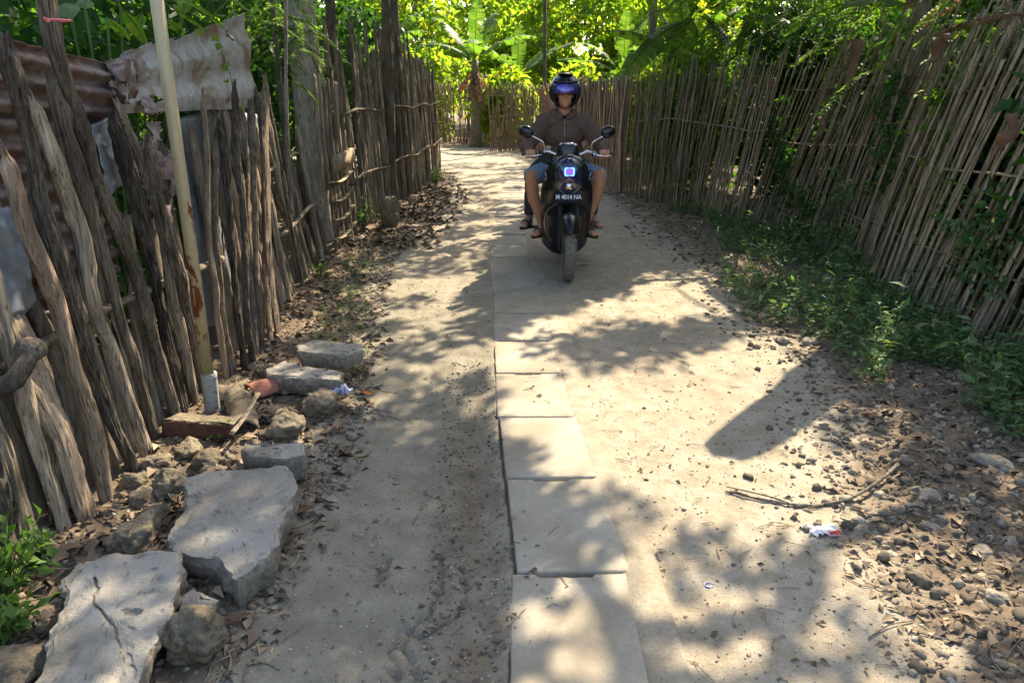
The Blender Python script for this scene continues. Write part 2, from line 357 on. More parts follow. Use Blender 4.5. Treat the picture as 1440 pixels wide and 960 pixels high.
gm = n.ramp(n.math('ADD', n.math('MULTIPLY', a, .3), gr.outputs[2]), [(.30, 1), (.62, 0)]); c = n.mix(n.math('MULTIPLY', gm, .7), c, (.13, .15, .05))
n.color(c)
m = M['pole_base'] = mat('flaking whitewash', rough=.9); n = N(m); co = n.coord('Object'); n.color(n.ramp(n.noise(co, 40, 6), [(.36, (.10, .09, .07)), (.46, (.30, .29, .25))])); n.bump(n.noise(co, 40, 6), .6, .004)
m = M['bark_hi'] = M['bark']
def simple(name, c, r=.5, me=0, sp=.4, coat=0, var=0, bump=0, sc=30):
    m = mat(name, c, r, me, sp); 
    if coat: m.node_tree.nodes['Principled BSDF'].inputs['Coat Weight'].default_value = coat
    n = N(m); co = n.coord('Object')
    if var: n.color(n.ramp(n.noise(co, sc, 5), [(.3, [x*(1-var) for x in c]), (.7, [min(1, x*(1+var)) for x in c])]))
    if bump: n.bump(n.noise(co, sc, 6), bump, .004)
    return m
M['black'] = simple('glossy black bodywork', (.007, .008, .011), .24, 0, .35, .25, .3, 0, 9)
M['blackmatt'] = simple('matt black plastic', (.018, .018, .019), .55, 0, .4, 0, .4, .15, 40)
M['rubber'] = simple('dusty tyre rubber', (.16, .145, .12), .9, 0, .2, 0, .35, .3, 40)
M['chrome'] = simple('worn chrome', (.62, .63, .64), .22, 1, .5, 0, .15, 0, 30)
M['steel'] = simple('dull steel', (.28, .28, .28), .4, .9, .5, 0, .3, 0, 30)
M['lens'] = simple('dark headlamp glass', (.018, .022, .05), .06, 0, .7, 1, .2, 0, 5)
M['amber'] = simple('amber lens', (.45, .16, .03), .2, 0, .5, .5, .1)
M['seat'] = simple('black vinyl', (.02, .02, .02), .5, 0, .3, 0, .2, .2, 60)
M['plate'] = simple('black licence plate', (.012, .016, .035), .45, 0, .4, 0, .2, 0)
M['white'] = simple('white lettering', (.72, .74, .76), .5, 0, .3, 0, .03)
M['skin'] = simple('tanned skin', (.46, .215, .115), .55, 0, .35, 0, .12, .08, 25)
M['skin2'] = simple('light brown skin', (.40, .21, .14), .55, 0, .35, 0, .1, .05, 25)
M['hoodie'] = simple('brown cotton hoodie', (.12, .078, .058), .95, 0, .1, 0, .18, .35, 110)
M['tee'] = simple('black t shirt', (.015, .015, .016), .9, 0, .1, 0, .1, .1)
M['denim'] = simple('faded blue denim', (.21, .29, .38), .9, 0, .1, 0, .3, .3, 90)
M['pink'] = simple('dusty pink cotton', (.42, .15, .13), .9, 0, .1, 0, .15, .2, 60)
M['hair'] = simple('black hair', (.012, .010, .009), .6, 0, .3, 0, .3, .5, 120)
M['dtrouser'] = simple('dark grey cotton', (.05, .05, .06), .95, 0, .1, 0, .2, .3, 80)
M['sandal'] = simple('dark brown sandal', (.05, .035, .028), .7, 0, .2, 0, .3, .2)
M['beige'] = simple('beige sandal', (.35, .30, .23), .75, 0, .2, 0, .3, .2)
M['visor'] = simple('iridescent purple visor', (.07, .045, .28), .2, .6, .8, 1, .5, 0, 14)
M['terracotta'] = simple('terracotta tile', (.33, .135, .085), .85, 0, .15, 0, .25, .4, 40)
M['paper'] = simple('white wrapper', (.78, .72, .70), .5, 0, .4, 0, .1, .3, 60)
M['redprint'] = simple('red printed wrapper', (.55, .05, .03), .5, 0, .4, 0, .2, .2)
M['bluering'] = simple('translucent blue plastic', (.10, .14, .35), .25, 0, .5, 0, .1)
M['ribbon'] = simple('pink plastic string', (.75, .18, .20), .5, 0, .3, 0, .1)
m = M['led'] = mat('blue led ring', (.05, .1, .9)); b = m.node_tree.nodes['Principled BSDF']; b.inputs['Emission Color'].default_value = (.06, .16, 1, 1); b.inputs['Emission Strength'].default_value = 2.2
m = M['led2'] = mat('pink led panel', (.3, .1, .5)); b = m.node_tree.nodes['Principled BSDF']; b.inputs['Emission Color'].default_value = (.20, .06, .55, 1); b.inputs['Emission Strength'].default_value = .5
m = M['grit'] = mat('lane grit', rough=.95, spec=.1); n = N(m); n.color(n.ramp(n.island(), [(0, (.14, .11, .075)), (.5, (.24, .195, .14)), (1, (.40, .34, .25))]))
M['under'] = simple('dark undergrowth soil', (.035, .03, .02), 1, 0, .05, 0, .3, .5)
# ---------------------------------------------------------------- ground
def xs_of(pts):
    q = np.array([G(*p)[:2] for p in pts]); q = q[np.argsort(q[:, 1])]; return q[:, 1], q[:, 0]
VR = xs_of([(1330, 1000), (1290, 900), (1230, 780), (1170, 660), (1185, 590), (1150, 520), (1060, 440), (1000, 380), (930, 330), (870, 285), (830, 250)])
VL = xs_of([(270, 1000), (330, 900), (400, 780), (460, 660), (500, 580), (520, 500), (520, 430), (540, 370), (600, 320), (640, 260), (630, 235)])
SLC_Y = [0.5, 1.6, 2.05, 3.3, 4.5, 7.45, 10, 13, 16, 19, 21, 23]; SLC_X = [.19, .185, .195, .12, .075, -.035, -.02, .03, .04, -.25, -.9, -2]
RF = [(3.05, 1.2), (2.95, 3.0), (2.92, 4.2), (2.78, 5.2), (2.9, 6.4), (2.92, 7.45), (2.62, 8.5), (2.42, 9.4), (1.72, 11.8), (1.35, 15), (1.15, 18.5), (.75, 20.2), (.1, 20.75), (-.62, 20.9)]
RFy = np.array([p[1] for p in RF]); RFx = np.array([p[0] for p in RF])
LF = [(-1.75, 1.2), (-1.66, 2.1), (-1.55, 2.7), (-1.56, 3.6), (-1.58, 4.2), (-1.65, 5.2), (-1.74, 7.1), (-1.70, 9.2), (-1.48, 12.4), (-1.42, 15.6)]
LFy = np.array([p[1] for p in LF]); LFx = np.array([p[0] for p in LF])
CRK = [[(615, 770), (622, 810), (600, 850), (575, 870), (570, 900), (582, 935), (570, 960)], [(650, 790), (655, 830), (640, 850), (600, 880), (560, 870), (548, 915), (556, 945)], [(545, 775), (530, 810)]]
def gz(x, y):
    x = np.asarray(x, float); y = np.asarray(y, float); z0 = np.zeros_like(x+y)
    q = np.stack([x+z0, y+z0, z0], -1)
    vr = np.interp(y, *VR); vl = np.interp(y, *VL); sc = np.interp(y, SLC_Y, SLC_X)
    z = .010*fbm(q*1.7, 3)+.0035*fbm(q*9, 3)+.0016*fbm(q*38, 3)-.004
    k = sst(-.05, .45, x-vr); z = z+k*(.035+.022*fbm(q*5+9, 4)+.008*fbm(q*24, 3))
    k = sst(-.05, .35, vl-x); z = z+k*(.02+.02*fbm(q*6+3, 4)+.006*fbm(q*24, 3))
    z = z+.0022*fbm(np.stack([x*34+z0, y*3.2+z0, z0], -1), 3)-.007*np.exp(-((x-sc+.52+.03*vn(q*.9))/.07)**2)-.008*np.exp(-((x-sc-.62+.05*vn(q*.8+4))/.09)**2)+.004*np.exp(-((x-sc+.40+.03*vn(q*.9))/.04)**2)
    fl = sst(.42, .22, np.abs(x-sc))*sst(4.2, 5.2, y)*sst(18, 17, y); z = z*(1-fl)+fl*(.001+.0015*fbm(q*6, 3))
    lt = sst(.02, -.10, x-(sc-.19))*sst(5.0, 2.6, y); z = z-.028*lt*sst(1.2, .2, sc-.19-x)
    z = z+.012*sst(.0, .9, x-sc-.3)*sst(.7, .2, np.abs(x-vr+.4))*vn(q*3)
    return z
def axis(a, b, d0, lo, hi, n=14):
    return np.concatenate([a-np.geomspace(d0*3, a-lo, n)[::-1], np.arange(a, b, d0), b+np.geomspace(d0*3, hi-b, n)])
gx = axis(-2.3, 3.3, .0115, -250, 250, 26)
gy = [1.0]
while gy[-1] < 30: gy.append(gy[-1]+.0072*max(gy[-1], 1.3))
gy = np.concatenate([1.0-np.geomspace(.05, 40, 16)[::-1], np.array(gy), 30+np.geomspace(.4, 300, 24)])
X, Yg = np.meshgrid(gx, gy); Z = gz(X, Yg)
q = np.stack([X, Yg, X*0], -1)
sc = np.interp(Yg, SLC_Y, SLC_X); near = (np.abs(X-sc) < .188) & (Yg < 17.5)
Z = np.where(near, np.minimum(Z-.03, -.03)+0, Z)
Z = np.maximum(Z, np.where((X-sc > .15) & (X-sc < .30) & (Yg < 17.5), -.002+.006*sst(.165, .195, X-sc)+.004*fbm(q*np.array((8, 3, 1)), 3)-.004*sst(.24, .30, X-sc), -1))
Z = np.maximum(Z, np.where((X-sc < .0) & (X-sc > -.26) & (Yg < 17.5) & (Yg > 4.4), -.010+.010*sst(-.13, -.19, X-sc)+.006*fbm(q*5+4, 4), -1))
hor = sst(8, 40, np.hypot(X, Yg-10)); Z = Z*(1-hor)
for line in CRK:                                                     # open cracks in the dried clay
    P = np.array([G(*p)[:2] for p in line])
    P = curve(np.c_[P, np.zeros(len(P))], 60)[:, :2]+np.stack([fbm(np.c_[np.arange(60)*.45, np.zeros(60), np.zeros(60)]), fbm(np.c_[np.arange(60)*.45, np.ones(60)*7, np.zeros(60)])], 1)*.012
    bb = (X > P[:, 0].min()-.05) & (X < P[:, 0].max()+.05) & (Yg > P[:, 1].min()-.05) & (Yg < P[:, 1].max()+.05)
    d = np.full(X.shape, 9.); xs, ys = X[bb], Yg[bb]
    d[bb] = np.sqrt((xs[:, None]-P[:, 0])**2+(ys[:, None]-P[:, 1])**2).min(1); Z -= .022*sst(.013, .002, d)
ny, nx = X.shape
i = np.arange(ny-1)[:, None]*nx; j = np.arange(nx-1)[None, :]
mb = MB(); mb.add(np.stack([X, Yg, Z], -1), np.stack([i+j, i+j+1, i+nx+j+1, i+nx+j], -1).reshape(-1, 4))
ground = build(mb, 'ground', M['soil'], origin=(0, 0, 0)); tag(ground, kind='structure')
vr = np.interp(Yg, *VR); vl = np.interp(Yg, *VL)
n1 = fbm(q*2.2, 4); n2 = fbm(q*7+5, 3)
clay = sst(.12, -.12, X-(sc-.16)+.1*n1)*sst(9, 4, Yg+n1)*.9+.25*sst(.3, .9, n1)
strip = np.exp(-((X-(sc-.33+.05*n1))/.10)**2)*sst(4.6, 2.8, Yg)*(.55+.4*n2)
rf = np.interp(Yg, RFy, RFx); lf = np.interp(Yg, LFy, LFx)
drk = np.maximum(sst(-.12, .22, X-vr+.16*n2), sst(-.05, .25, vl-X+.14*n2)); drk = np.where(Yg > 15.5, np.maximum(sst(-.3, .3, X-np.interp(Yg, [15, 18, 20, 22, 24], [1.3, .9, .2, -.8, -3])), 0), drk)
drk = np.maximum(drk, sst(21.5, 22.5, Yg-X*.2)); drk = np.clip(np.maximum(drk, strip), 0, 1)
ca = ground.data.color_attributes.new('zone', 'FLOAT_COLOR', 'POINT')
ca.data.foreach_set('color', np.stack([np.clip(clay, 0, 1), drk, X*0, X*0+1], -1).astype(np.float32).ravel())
# ---------------------------------------------------------------- concrete slabs down the middle of the lane
JY = [1.40, 2.09, 2.72, 3.33, 3.93, 4.50, 5.13, 5.71, 6.36, 7.0, 7.62, 8.23, 8.84, 9.45, 10.05, 10.65, 11.25, 11.85, 12.45, 13.05, 13.65, 14.25, 14.85, 15.45, 16.05, 16.65]
ordn = ['first', 'second', 'third', 'fourth', 'fifth', 'sixth', 'seventh', 'eighth', 'ninth', 'tenth', 'eleventh', 'twelfth', 'thirteenth', 'fourteenth', 'fifteenth', 'sixteenth', 'seventeenth', 'eighteenth', 'nineteenth', 'twentieth', 'twenty first', 'twenty second', 'twenty third', 'twenty fourth', 'twenty fifth']
notes = ['cut by the bottom edge of the photo', 'with a long gap at its far joint', 'with a short notch at its far joint', 'with worn patchy shade', 'pale and mostly sunlit', 'half under the leaf shadow']
for k in range(len(JY)-1):
    gp = .006 if JY[k] < 3.5 else .011; y0, y1 = JY[k]+gp, JY[k+1]-gp; rs = np.random.RandomState(100+k); hw = .186
    c0, c1 = np.interp([y0, y1], SLC_Y, SLC_X)+rs.randn()*.004
    tb = MB(); nn = 10; t = np.linspace(0, 1, nn)
    a = np.array([(c0-hw, y0), (c0+hw, y0), (c1+hw, y1), (c1-hw, y1)])
    notch = []
    e = []
    for s in range(4):
        p0, p1 = a[s], a[(s+1) % 4]
        for u in np.linspace(0, 1, 22 if s in (1, 3) else 30, endpoint=False):
            p = p0+(p1-p0)*u
            if s == 2 and k in (0, 1, 3, 5):                         # pick notch in the far edge of some covers
                lo, hi = ((.28, .78) if k == 0 else (.30, .72)); 
                if lo < u < hi: p = p+np.array((0, -.017))
            e.append(p)
    e = np.array(e); n = len(e); ctr = e.mean(0); e = e+np.stack([fbm(np.c_[e*30, np.zeros(n)], 2), fbm(np.c_[e*30, np.ones(n)], 2)], 1)*.0022
    rings = [np.c_[e, np.full(n, -.06)], np.c_[e, np.full(n, -.006)]]
    for off, z in ((.002, -.002), (.006, 0)):
        rings.append(np.c_[ctr+(e-ctr)*(1-off/.2), np.full(n, z)])
    for s in (.75, .4): rings.append(np.c_[ctr+(e-ctr)*s, np.zeros(n)])
    V = np.concatenate(rings+[np.array([[ctr[0], ctr[1], 0]])]); z = .004+rs.randn()*.0025+(.003 if y0 > 4.4 else 0)
    V[:, 2] += z+(V[:, 0]-ctr[0])*rs.randn()*.006+(V[:, 1]-ctr[1])*rs.randn()*.006
    m_ = len(rings); i = np.arange(m_-1)[:, None]*n; j = np.arange(n)[None, :]; kk = (j+1) % n
    tb.add(V, np.stack([i+j, i+kk, i+n+kk, i+n+j], -1).reshape(-1, 4)); j = np.arange(n)
    tb.F[3].append(np.stack([(m_-1)*n+j, (m_-1)*n+(j+1) % n, np.full(n, m_*n)], -1))
    o = build(tb, 'concrete_slab', M['slab'], smooth=False)
    tag(o, 'flat grey concrete slab set in the lane, %s one from the near end%s' % (ordn[k], ', '+notes[k] if k < len(notes) else ''), 'slab', 'concrete slabs laid end to end down the lane')
# ---------------------------------------------------------------- right bamboo fences
def poly_at(P, s):
    P = np.asarray(P, float); d = np.r_[0, np.cumsum(np.linalg.norm(np.diff(P, axis=0), axis=1))]
    return np.array([np.interp(s, d, P[:, 0]), np.interp(s, d, P[:, 1])]), d[-1]
def bamboo_fence(label, P, h, lean, along, step, width, m, nmax=100, seed=0, hvar=.08, rails=(.45, 1.0, 1.5), group='woven bamboo fences beside the lane', gaps=0.0, double=True, railmat=None):
    rs = np.random.RandomState(seed); p0, Lt = poly_at(P, 0); pm, _ = poly_at(P, Lt/2)
    root = thing('bamboo_fence', label, 'fence', (p0[0], p0[1], 0), group)
    s = 0; sticks = []
    while s < Lt:
        c, _ = poly_at(P, s); c2, _ = poly_at(P, min(s+.05, Lt)); c1, _ = poly_at(P, max(0, s-.05)); t = c2-c1; t /= np.linalg.norm(t)+1e-9; nrm = np.array((t[1], -t[0]))   # points to +x side when t=+y
        if rs.rand() > gaps: sticks.append((s, c, t, nrm, 0))
        if double and rs.rand() < .95: sticks.append((s+step*.5*rs.rand(), c+t*step*(rs.rand()-.5), t, nrm, 1))
        s += step*(.65+.7*rs.rand())
    rest = MB(); cnt = 0
    for (s, c, t, nrm, lay) in sorted(sticks, key=lambda a: (a[4], a[1][1])):
        hh = h(s/Lt)*(1+hvar*rs.randn()) if callable(h) else h*(1+hvar*rs.randn())
        la = lean(s/Lt)+rs.randn()*.02; al = along(s/Lt)+rs.randn()*.045
        if lay: la += .02; al += rs.randn()*.12
        b = c+nrm*(.028 if lay else -.006); top = b+nrm*la*hh+t*al*hh
        g = float(gz(b[0], b[1])); bow = rs.randn()*.032
        pts = curve([(b[0], b[1], g-.12), (b[0]+(top[0]-b[0])*.5+nrm[0]*bow+t[0]*bow, b[1]+(top[1]-b[1])*.5+t[1]*bow, g+hh*.5), (top[0], top[1], g+hh)], 17)
        mb = MB(); wv = width*(.6+.75*rs.rand()); r = np.full(17, wv/2)*(1-.25*np.linspace(0, 1, 17)); r[int(rs.rand()*3)+1::int(3+rs.rand()*2)] *= 1.28; 
        yaw = math.atan2(t[1], t[0])
        tube(mb, pts, r, 6, .10, 30, .45, roll=0, jag=.03)
        if lay == 0 and cnt < nmax:
            build(mb, 'bamboo_stick', m, root, smooth=False); cnt += 1
        else:
            rest.add(mb.verts(), []); 
            for k in (3, 4):
                for f in mb.F[k]: rest.F[k].append(f+rest.n-mb.n)
    if rest.n:
        o = build(rest, 'bamboo_stick_rest', m, root, smooth=False); tag(o, kind='stuff'); o.name = 'bamboo_stick_row'
    for hz in rails:
        n = max(3, int(Lt/.25)); pts = []
        for s in np.linspace(0, Lt, n):
            c, _ = poly_at(P, s); c2, _ = poly_at(P, min(s+.05, Lt)); c1, _ = poly_at(P, max(0, s-.05)); t = c2-c1; t /= np.linalg.norm(t)+1e-9; nrm = np.array((t[1], -t[0]))
            q = c+nrm*(lean(s/Lt)*hz+.014)+t*along(s/Lt)*hz; pts.append((q[0], q[1], float(gz(c[0], c[1]))+hz+.025*math.sin(s*2.1+hz*9)))
        mb = MB(); tube(mb, pts, .015, 7, .15, 12, .6); build(mb, 'rail', railmat or M['bamboo'], root)
    return root
sub = lambda a, b: [(p[0], p[1]) for p in RF if a <= p[1] <= b]
bamboo_fence('tall leaning bamboo fence nearest on the right side of the lane, overgrown with vines', sub(1.0, 8.6), lambda u: 1.98-.16*u, lambda u: .15, lambda u: -.16-.10*u, .050, .031, M['bamboo'], seed=1)
bamboo_fence('dark upright bamboo fence in the middle distance right of the motor scooter', [(2.60, 8.55), (2.42, 9.4), (1.72, 11.8)], 1.72, lambda u: .05, lambda u: -.26*(1-u)**1.5, .046, .030, M['bamboo'], seed=2, rails=(.5, 1.1))
bamboo_fence('pale brown bamboo fence curving across the lane end behind the rider', [(1.70, 11.86), (1.35, 15), (1.15, 18.5), (.75, 20.2), (.1, 20.75), (-.62, 20.9)], 1.66, lambda u: .02, lambda u: 0.0, .048, .058, M['bamboo_red'], seed=3, hvar=.035, rails=(.4, .9, 1.4))
bamboo_fence('farthest reddish bamboo fence left of the lane bend', [(-.75, 24.6), (-2.1, 24.1), (-4.6, 23.4)], 1.68, lambda u: .0, lambda u: 0.0, .055, .06, M['bamboo_red'], seed=4, hvar=.05, rails=(.4, 1.0), gaps=.1)
# ---------------------------------------------------------------- left rough timber fences
def post_pts(px, xw, zb=-.15):
    """image polyline of a standing post -> world polyline; the base touches the ground, the rest lies on plane x=xw"""
    b = G(*px[-1]); pts = [np.array((b[0], b[1], zb)), np.array((b[0], b[1], 0.0))]
    zs = []
    n = len(px)-1
    for k in range(n-1, -1, -1):
        u = (n-k)/n; x = b[0]*(1-u)+xw*u; pts.append(PX(px[k][0], px[k][1], x))
    return pts
fence1 = thing('timber_fence', 'rough fence of thick weathered driftwood posts in front of rusty iron sheets, nearest left', 'fence', (-1.6, 2.8, 0), 'rough timber fences left of the lane')
near_posts = [  # image polyline top->base, plane x, radius m, material, bark roughness, flatness
 ([(3, 215), (33, 320), (83, 430), (106, 530), (133, 625), (152, 705)], -1.56, .040, 'wood_warm', .10, .7),
 ([(6, 63), (24, 140), (45, 218), (70, 320), (95, 412), (118, 478), (148, 556), (182, 668)], -1.62, .037, 'wood_bark', .34, .8),
 ([(47, 145), (72, 215), (113, 322), (133, 430), (167, 512), (205, 646)], -1.60, .040, 'wood', .10, .7),
 ([(66, 108), (90, 190), (133, 320), (158, 420), (188, 508), (222, 622)], -1.66, .036, 'wood', .16, .8),
 ([(60, -60), (80, 67), (110, 160), (134, 228), (165, 318), (188, 388), (212, 470), (247, 588)], -1.62, .037, 'wood', .13, .8),
 ([(160, 167), (180, 240), (196, 310), (216, 385), (234, 470), (256, 582)], -1.64, .040, 'wood_bark', .28, .75),
 ([(171, 150), (200, 232), (230, 322), (242, 400), (258, 480), (276, 566)], -1.63, .032, 'wood', .12, .8),
 ([(205, 200), (228, 320), (254, 403), (272, 470), (291, 552)], -1.60, .036, 'wood_bark', .18, .8),
 ([(-30, 350), (10, 470), (45, 600), (95, 752)], -1.60, .043, 'wood', .12, .6),
 ([(-60, 380), (-30, 520), (10, 660), (50, 792)], -1.66, .042, 'wood', .12, .7),
 ([(20, 425), (55, 540), (90, 640), (130, 735)], -1.66, .066, 'wood_warm', .06, .35),
 ([(-30, 560), (-10, 660), (15, 780), (25, 830)], -1.68, .050, 'wood_bark', .2, .7),
 ([(40, 500), (60, 580), (80, 660), (103, 728)], -1.70, .030, 'wood', .15, .8),
 ([(284, 135), (290, 230), (294, 330), (306, 440), (319, 536)], -1.60, .022, 'wood_warm', .12, .9),
 ([(301, 200), (306, 300), (312, 400), (326, 532)], -1.64, .020, 'wood', .12, .9),
 ([(308, 176), (318, 250), (328, 350), (334, 430), (342, 524)], -1.62, .026, 'wood_bark', .3, .8),
 ([(326, 122), (334, 220), (341, 330), (346, 430), (355, 512)], -1.60, .028, 'wood_bark', .35, .8),
 ([(352, 148), (354, 230), (358, 330), (362, 430), (368, 498)], -1.63, .024, 'wood', .12, .9),
 ([(374, 110), (374, 210), (378, 330), (386, 420), (394, 470)], -1.66, .056, 'wood_warm', .08, .4),
 ([(346, 210), (350, 300), (355, 400), (361, 505)], -1.70, .02, 'wood', .12, .9),
 ([(362, 130), (368, 240), (374, 360), (381, 480)], -1.74, .03, 'wood', .15, .7)]
for k, (px, xw, r, mt, ro, fl) in enumerate(near_posts):
    P = post_pts(px, xw); P = curve(P, 110); r *= .9; rs = np.random.RandomState(k+40)
    P[:, :2] += np.stack([fbm(np.c_[P[:, 2]*2.5, np.full(110, k*3.3), np.zeros(110)], 3), fbm(np.c_[P[:, 2]*2.5, np.full(110, k*5.3), np.ones(110)], 3)], 1)*.014
    rr = r*(1+.26*fbm(np.c_[P[:, 2]*3.2, np.full(110, k*1.9), np.zeros(110)], 3)); rr[-4:] *= np.array((.95, .85, .7, .5)) if mt != 'wood_warm' else np.array((.9, .7, .45, .2))
    mb = MB(); tube(mb, P, rr, 40, ro*1.3, 26, fl, roll=math.pi/2, jag=.05, ridge=.26 if mt == 'wood_bark' else .15, knots=1+k % 3, seed=k); build(mb, 'post', M[mt], fence1, sharp=50)
for k, (px, tw) in enumerate([((58, 225), .02), ((140, 300), .03)]): pass
# knots and broken stubs on the near posts
# second row behind, darker and thinner
for k in range(17):
    rs = np.random.RandomState(k+300); y = 1.9+k*.125; x = float(np.interp(y, LFy, LFx))-.09-.04*rs.rand(); h = .75+.45*rs.rand()
    P = curve([(x, y, -.1), (x-.04, y-.02+.05*rs.randn(), h*.5), (x-.08, y-.05+.09*rs.randn(), h)], 16); mb = MB()
    tube(mb, P, .026+.014*rs.rand(), 12, .25, 26, .7, jag=.05); build(mb, 'post', M['wood'], fence1)
mb = MB(); P = curve([PX(-20, 560, -1.60), PX(20, 530, -1.52), PX(52, 480, -1.50)], 14); tube(mb, P, [.035]*11+[.045, .05, .03], 14, .4, 20, .8); build(mb, 'crossbar', M['wood_bark'], fence1)
mb = MB(); P = curve([(-1.66, 1.6, .62), (-1.66, 2.8, .66), (-1.66, 4.2, .60)], 14); tube(mb, P, .022, 10, .3, 20, .8); build(mb, 'crossbar', M['wood'], fence1)
mb = MB(); q = PX(74, 29, -1.59); tube(mb, curve([q+np.array((.0, -.05, -.0)), q+np.array((.05, -.02, 0)), q+np.array((.05, .02, .0)), q+np.array((0, .05, 0))], 8), .009, 6, 0, 1, .4)
tube(mb, curve([q+np.array((.02, -.04, 0)), q+np.array((.02, -.07, -.01)), q+np.array((.03, -.10, .0))], 8), .003, 5); 
tag(build(mb, 'plastic_string', M['ribbon']), 'pink plastic string knotted round the tallest leaning post', 'string')
# middle stretch: warm split posts, then leaning poles
def timber_run(label, y0, y1, n, hfun, rfun, lean, mats, seed, rails=(), backrow=.5, along=0, group='rough timber fences left of the lane'):
    rs = np.random.RandomState(seed); root = thing('timber_fence', label, 'fence', (float(np.interp((y0+y1)/2, LFy, LFx)), (y0+y1)/2, 0), group)
    for k in range(n):
        y = y0+(y1-y0)*(k+.5+.5*(rs.rand()-.5))/n; back = rs.rand() < backrow; x = float(np.interp(y, LFy, LFx))-(.07 if back else 0)-.02*rs.rand()
        h = hfun((y-y0)/(y1-y0))*(1+.09*rs.randn()); r = rfun()*(.65+.7*rs.rand()); l = lean((y-y0)/(y1-y0))*(1+.25*rs.randn()); a = along+rs.randn()*.05
        m = 18; t = np.linspace(0, 1, m); P = np.c_[x-l*h*t, y+a*h*t, -.12+(h+.12)*t]
        P[:, :2] += np.stack([fbm(np.c_[t*3, np.full(m, k*3.3+seed), np.zeros(m)], 2), fbm(np.c_[t*3, np.full(m, k*5.3), np.ones(m)], 2)], 1)*.018
        rr = r*(1+.18*fbm(np.c_[t*6, np.full(m, k*1.9), np.zeros(m)], 3)); rr[-1] *= .6
        P = curve(P, 40); rr = np.interp(np.linspace(0, 1, 40), t, rr); mb = MB(); tube(mb, P, rr, 16, .2, 24, .55+.4*rs.rand(), roll=rs.rand()*3, jag=.06, ridge=.22, knots=k % 2, seed=k); build(mb, 'post', M[mats[rs.randint(len(mats))]], root, sharp=55)
    for z in rails:
        ys = np.linspace(y0, y1, 12); P = np.c_[np.interp(ys, LFy, LFx)-lean(0)*z+.045, ys, z+.03*np.sin(ys*3)]; mb = MB(); tube(mb, P, .018, 8, .2, 20, .8); build(mb, 'crossbar', M['wood'], root)
    return root
timber_run('tightly packed split timber fence lit by the sun, beyond the cream pole', 4.25, 5.6, 22, lambda u: 1.35+.05*u, lambda: .036, lambda u: .06+.10*u, ['wood_warm', 'wood', 'wood_warm', 'wood_bark'], 11, rails=())
timber_run('leaning grey pole fence tilted outwards beside the dark tree trunk', 5.6, 7.15, 24, lambda u: 1.45-.45*(u > .35), lambda: .028, lambda u: .26-.1*u, ['wood', 'wood', 'wood_bark'], 12, rails=(.5, .95))
timber_run('far tall grey pole fence ending at the lane bend on the left', 8.0, 15.4, 88, lambda u: 1.78+.28*math.sin(u*3.0), lambda: .031, lambda u: .05, ['wood', 'wood', 'bark'], 13, rails=(.6, 1.3))
# bamboo lattice with a plank between the two runs
lat = thing('bamboo_lattice', 'small open lattice of crossed bamboo strips under a grey plank, in the left fence', 'lattice', (-1.72, 7.5, 0))
for k in range(5):
    y = 7.15+k*.19; mb = MB(); tube(mb, curve([(-1.70, y, -.05), (-1.72, y+.02, .5), (-1.73, y, .82)], 8), .028, 8, .1, 20, .35, roll=math.pi/2); build(mb, 'upright', M['bamboo'], lat)
for k in range(4):
    z = .15+k*.18; mb = MB(); tube(mb, curve([(-1.69, 7.05, z+.02), (-1.685, 7.5, z-.02), (-1.69, 8.02, z+.03)], 8), .024, 8, .1, 20, .35, roll=math.pi/2); build(mb, 'crossbar', M['bamboo'], lat)
mb = MB(); box(mb, (-1.66, 7.55, .87), (.05, .85, .15), rotm(.03, .1, 0), .008); build(mb, 'plank', M['wood_warm'], lat, smooth=False)
for k in range(6):
    y = 7.2+k*.17; mb = MB(); tube(mb, curve([(-1.78, y, .6), (-1.80, y, 1.1), (-1.80, y+.02, 1.62+.1*math.sin(k*2))], 8), .036, 10, .2, 20, .5, roll=math.pi/2, jag=.05); build(mb, 'upright', M['wood'], lat)
